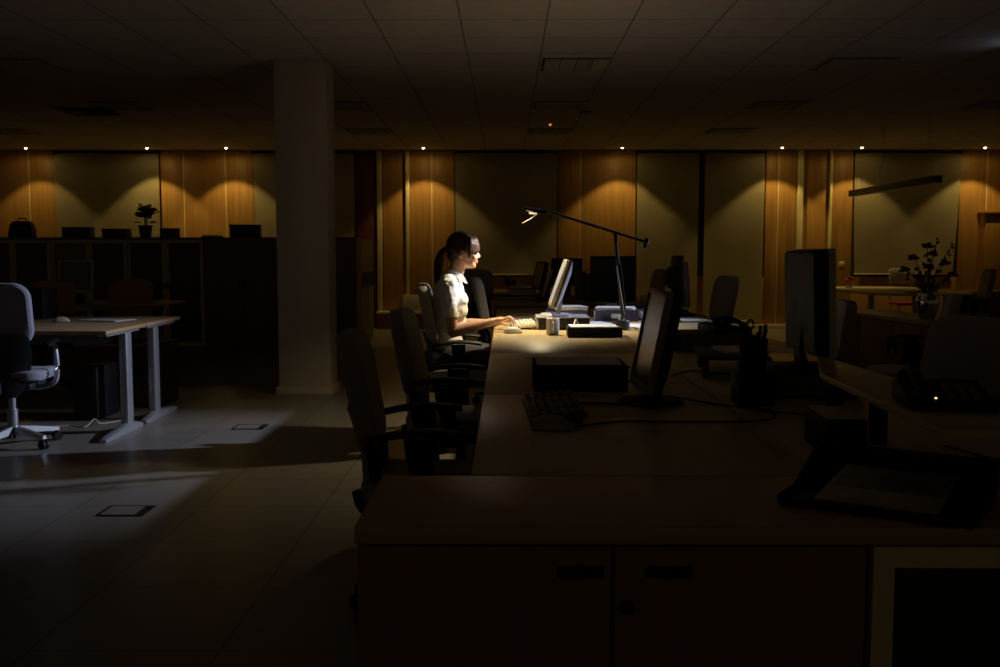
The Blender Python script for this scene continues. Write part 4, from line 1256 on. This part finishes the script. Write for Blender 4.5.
t = thing('flat_book', 'thin dark book lying left of the black box on the cabinets', 'book', (-3.72, CY + .1, ZT), 0)
obj('book_cover', MB().bx(-.10, .10, -.12, .12, 0, .004).bx(-.10, .10, -.12, .12, .021, .025).bx(-.10, -.096, -.12, .12, .004, .021), M_BLACK, t)
obj('pages', MB().bx(-.095, .097, -.117, .117, .0042, .0208), M_PAPER, t)

# plants
def leaf(m, base, tip, w):
    base, tip = Vector(base), Vector(tip)
    d = tip - base; side = d.cross(Vector((0, 0, 1)))
    if side.length < 1e-4: side = Vector((1, 0, 0))
    side = side.normalized() * w; up_ = Vector((0, 0, w * .25))
    t_ = bmesh.new()
    pts = [base, base + d * .35 + side + up_, base + d * .7 + side * .8, tip, base + d * .7 - side * .8, base + d * .35 - side + up_]
    vs = [t_.verts.new(p) for p in pts]
    mid = t_.verts.new(base + d * .5 - up_)
    for k in range(6):
        t_.faces.new((vs[k], vs[(k + 1) % 6], mid))
    bmesh.ops.solidify(t_, geom=t_.faces[:], thickness=.002)
    m._merge(t_)
t = thing('potted_plant', 'small leafy plant with a red bloom in a dark pot on the cabinets', 'plant', (-4.57, CY + .12, ZT), 0)
obj('pot', MB().lathe([(.001, 0), (.065, 0), (.085, .13), (.092, .135), (.092, .152), (.084, .152), (.075, .13), (.001, .128)]), M_POT, t)
obj('soil', MB().lathe([(.001, .1285), (.074, .1285), (.074, .134), (.001, .136)]), M_SOIL, t)
random.seed(21)
st = MB(); lf = MB()
for k in range(11):
    a = random.uniform(0, 2 * PI); rr = random.uniform(.02, .12); hz = random.uniform(.24, .42)
    top = Vector((rr * math.cos(a) + (.05 if k % 3 == 0 else 0), rr * math.sin(a), hz))
    st.tube([(0, 0, .13), (top.x * .5, top.y * .5, (.13 + hz) * .55), tuple(top)], .004, seg=6)
    for j in range(12):
        b_ = random.uniform(0, 2 * PI); L = random.uniform(.05, .085)
        p = top + Vector((random.uniform(-.02, .02), random.uniform(-.02, .02), random.uniform(-.06, .02)))
        leaf(lf, p, p + Vector((math.cos(b_) * L, math.sin(b_) * L, random.uniform(-.03, .03))), .03)
for s in (-1, 1):
    for j in range(3):
        leaf(lf, (s * .04, 0, .18), (s * (.15 + .02 * j), .03 * (j - 1), .215 - .01 * j), .022)
obj('stems', st, M_STEM, t)
lo_ = obj('foliage', lf, M_LEAF, t); lo_['kind'] = 'stuff'
fl = MB()
for k in range(9):
    a = k * 2.4; fl.ell((-.075 + .025 * math.cos(a), -.03 + .02 * math.sin(a), .29 + .018 * math.sin(k * 1.7)), (.022, .02, .015), seg=10)
obj('red_bloom', fl, M_RED, t)

# items by the sill bench
t = thing('white_carton', 'pale square carton standing on the low wall bench', 'carton', (-1.52, WY - .18, .286), 0)
obj('carton_body', MB().bx(-.155, .155, -.10, .10, 0, .265, .004), M_WHITE, t)
obj('carton_flap', MB().bx(-.154, .154, -.099, .099, .2655, .268), M_BEIGE, t)
t = thing('glass_bottle', 'small dark brown bottle on the low bench behind the woman\'s chair', 'bottle', (-1.30 + .02, WY - .18, .286), 0)
obj('bottle_body', MB().lathe([(.001, 0), (.06, 0), (.065, .01), (.062, .10), (.04, .17), (.02, .21), (.02, .26), (.001, .26)]), M_POT, t)
obj('cap', MB().lathe([(.001, .2605), (.024, .2605), (.024, .29), (.001, .29)]), M_BRASS, t)

# ================================================================== REAR ISLAND
t, hx, hy = desk('rear_desk', -.16, 1.75, 10.1, 12.6, 'rear island desk beyond the long desk, behind the woman\'s screen', None, M_DESK_DARK)
for sx in (-1, 1):
    for sy in (-1, 1):
        obj('leg', MB().bx(sx * (hx - .08) - .03, sx * (hx - .08) + .03, sy * (hy - .08) - .03, sy * (hy - .08) + .03, 0, TOPZ - .027, .005), M_STEEL, t)
obj('front_panel', MB().bx(-hx + .04, hx - .04, -hy + .02, -hy + .04, .25, TOPZ - .027), M_REDWOOD, t)
make_monitor((.33, 11.2, TOPZ), R(12), 'black tilted monitor on the rear desk, left of the woman\'s screen', w=.40, h=.31, zlow=.10, tilt=13, front=M_BLACK, back=M_BLACK, group='monitors on the rear desk')
make_monitor((.37, 10.45, TOPZ), R(0), 'slim grey edged monitor leaning on the rear desk', w=.36, h=.30, zlow=.05, tilt=20, front=M_SILVER, back=M_BLACK, group='monitors on the rear desk')
make_monitor((.68, 11.6, TOPZ), R(60), 'dark monitor on the rear desk right behind the woman\'s screen', w=.38, h=.32, zlow=.12, tilt=6, front=M_BLACK, back=M_BLACK, group='monitors on the rear desk')
t = thing('document_stack', 'upright grey-green folders between the screens on the rear desk', 'folders', (.86, 10.9, TOPZ), R(6))
for k in range(4):
    obj('folder', MB().bx(-.10 + k * .05, -.054 + k * .05, -.13, .13, 0, .30 - .012 * k, .003), [principled('grey_green_card', (.16, .16, .11), .7, noise=.1), M_GREYPL][k % 2], t)
def flat_stack(x, y, z, w, d, n, label, mats):
    t = thing('document_trays', label, 'letter tray', (x, y, z), 0, 'document trays on the rear desk')
    for k in range(n):
        obj('tray', MB().bx(-w / 2, w / 2, -d / 2, d / 2, k * .04, k * .04 + .006, .001).bx(-w / 2, -w / 2 + .005, -d / 2, d / 2, k * .04, k * .04 + .0395).bx(w / 2 - .005, w / 2, -d / 2, d / 2, k * .04, k * .04 + .0395), mats[0], t)
        obj('paper_sheets', MB().box((.01, 0, k * .04 + .018), (w - .03, d - .03, .016), (0, 0, R(1.2))), mats[1], t)
    return t
flat_stack(.18, 11.9, TOPZ, .33, .3, 3, 'black trays of papers on the far part of the rear desk', (M_BLACK, M_PAPER))
flat_stack(.08, 11.02, TOPZ, .50, .3, 2, 'wide low trays with papers at the near edge of the rear desk', (M_BLACK, M_BEIGE))
t = thing('tape_dispenser', 'small dark tape dispenser on top of the far trays', 'tape dispenser', (.06, 11.9, TOPZ + .122), 0)
obj('dispenser_body', MB().prism([(-.07, 0), (.05, 0), (.06, .05), (.03, .06), (.0, .03), (-.04, .09), (-.07, .09)], 'y', -.04, .04, .003), M_BLACK, t)
obj('tape_roll', MB().cyl((-.04, -.025, .06), (-.04, .025, .06), .035), M_BEIGE, t)
t = thing('office_printer', 'black printer sized box on the rear desk beside the folders', 'printer', (1.12, 11.7, TOPZ), 0)
obj('printer_body', MB().bx(-.17, .17, -.15, .15, 0, .16, .015), M_BLACK, t)
obj('output_slot', MB().bx(-.12, .12, -.158, -.149, .05, .09, .002), M_GREYPL, t)

# ================================================================== RIGHT SIDE
t = thing('low_sideboard', 'long low wooden cabinet carrying the flower vase at right', 'cabinet', (3.32, 7.72, 0), R(9))
obj('carcass', MB().bx(-.22, .24, -1.3, 1.3, 0, .705), M_REDWOOD, t)
obj('cabinet_top', MB().bx(-.245, .25, -1.32, 1.32, .706, .74, .003), M_DESK_DARK, t)
for k in range(5):
    y0 = -1.29 + k * .517
    d = obj('door', MB().bx(-.237, -.221, y0, y0 + .51, .05, .698, .002), M_REDWOOD, t)
    hy_ = y0 + (.46 if k % 2 == 0 else .05)
    obj('handle', MB().bx(-.252, -.237, hy_ - .007, hy_ + .007, .44, .56, .002), M_BLACK, d)
VX, VY = 3.20, 7.68
t = thing('flower_vase', 'silver vase with dark red blossoms on the low cabinet', 'vase', (VX, VY, TOPZ), 0)
obj('vase_body', MB().lathe([(.001, 0), (.05, 0), (.054, .006), (.075, .06), (.086, .12), (.086, .155), (.066, .19), (.064, .205), (.076, .218), (.072, .218), (.060, .2), (.056, .19), (.001, .18)], seg=36), M_CHROME, t)
random.seed(8)
st = MB(); fl = MB(); lf = MB()
tips = [(-.18, 0, .38), (-.10, .05, .47), (-.03, -.03, .56), (.04, .04, .50), (.17, 0, .56), (.10, -.05, .43), (.19, .02, .34), (-.07, .02, .33), (.0, .0, .40), (.07, .03, .60)]
for i, (x, y, z) in enumerate(tips):
    st.tube([(0, 0, .18), (x * .35, y * .4, .18 + (z - .18) * .5), (x, y, z)], .0032, seg=6)
    if i in (4, 9):
        for j in range(5):
            fl.ell((x - .012 * j + .02 * (j % 2), y, z + .01 - .028 * j), (.011, .011, .011), seg=8)
    else:
        for j in range(5):
            a = j * 1.256 + i
            fl.ell((x + .024 * math.cos(a), y + .02 * math.sin(a), z + .012 * math.sin(a * 2)), (.022, .018, .013), (0, 0, a), seg=10)
        for j in range(3):
            fl.ell((x * .75 + random.uniform(-.03, .03), y, .18 + (z - .18) * random.uniform(.55, .85)), (.013, .012, .013), seg=8)
for k in range(14):
    a = k * 2.4; L = .09
    leaf(lf, (.02 * math.cos(a), .02 * math.sin(a), .2 + .01 * (k % 4)), (L * math.cos(a) * 1.3, L * math.sin(a), .25 + .012 * (k % 5)), .02)
obj('stems', st, M_STEM, t); obj('blossoms', fl, M_RED, t)
q = obj('foliage', lf, M_LEAF, t); q['kind'] = 'stuff'

# meeting table
t = thing('meeting_table', 'long light topped meeting table near the far right wall', 'table', (5.25, 13.75, 0), 0)
mt = MB(); pts = []
for k in range(40):
    a = 2 * PI * k / 40
    pts.append((math.copysign(abs(math.cos(a)) ** .55, math.cos(a)) * .72, math.copysign(abs(math.sin(a)) ** .55, math.sin(a)) * 1.35))
mt.prism(pts, 'z', .71, .74)
obj('tabletop', mt, M_LIGHTWOOD, t)
for sy in (-1, 1):
    obj('pedestal_leg', MB().cyl((0, sy * .8, .03), (0, sy * .8, .709), .045), M_STEEL, t)
    obj('foot_plate', MB().lathe([(.001, 0), (.28, 0), (.28, .01), (.05, .03), (.001, .03)], (0, sy * .8, 0)), M_STEEL, t)
t = thing('flower_glass', 'little glass of orange flowers on the meeting table', 'flowers', (4.93, 14.55, TOPZ), 0)
obj('glass', MB().lathe([(.001, 0), (.05, 0), (.055, .07), (.05, .07), (.045, .005), (.001, .004)]), M_GLASSJAR, t)
fl = MB()
for k in range(14):
    a = k * 2.4; rr = .02 + .004 * k
    fl.ell((rr * math.cos(a), rr * math.sin(a), .10 + .015 * ((k * 5) % 4)), (.026, .024, .018), seg=8)
obj('blossoms', fl, M_ORANGE, t)
t = thing('document_holder', 'small dark tray under the edge of the meeting table', 'tray', (5.2, 12.72, TOPZ), 0)
obj('tray', MB().bx(-.16, .16, -.1, .1, 0, .012, .003), M_BLACK, t)
obj('paper_sheets', MB().bx(-.14, .14, -.085, .085, .0125, .016), M_PAPER, t)

# wall switch and built-in cupboard
t = thing('wall_switch', 'pale square wall switch on the oak strip beside the blind', 'switch', (wx(840.5), WY - .021, 1.05), 0)
obj('switch_plate', MB().bx(-.045, .045, -.012, 0, -.045, .045, .004), M_WHITE, t)
obj('rocker', MB().bx(-.022, .022, -.017, -.0122, -.022, .022, .002), M_BEIGE, t)
t = thing('built_in_cupboard', 'tall oak cupboard with cornice at the right picture edge', 'cupboard', (wx(1002), WY - .12, 0), 0)
obj('carcass', MB().bx(-.44, .44, -.10, .095, 0, 1.86), M_OAK, t)
obj('cornice', MB().bx(-.47, .47, -.16, .095, 1.861, 1.91, .01), M_OAK, t)
for s in (-1, 1):
    a, b_ = (-.43, -.12) if s < 0 else (-.115, .43)
    d = obj('door', MB().bx(a, b_, -.125, -.101, .06, 1.84, .003), M_OAK, t)
    hx_ = a + .25 if s < 0 else a + .06
    obj('knob', MB().cyl((hx_, -.145, 1.05), (hx_, -.125, 1.05), .015), M_BRASS, d)
t = thing('side_counter', 'dark low cabinet behind the chair at the right edge', 'cabinet', (7.0, 13.6, 0), 0)
obj('carcass', MB().bx(-1.0, 1.0, -.3, .3, 0, .70), M_REDWOOD, t)
obj('cabinet_top', MB().bx(-1.02, 1.02, -.32, .32, .701, .735, .003), M_DESK_DARK, t)
for k in range(4):
    obj('door', MB().bx(-.995 + k * .5, -.503 + k * .5, -.318, -.301, .04, .69, .002), M_REDWOOD, t)
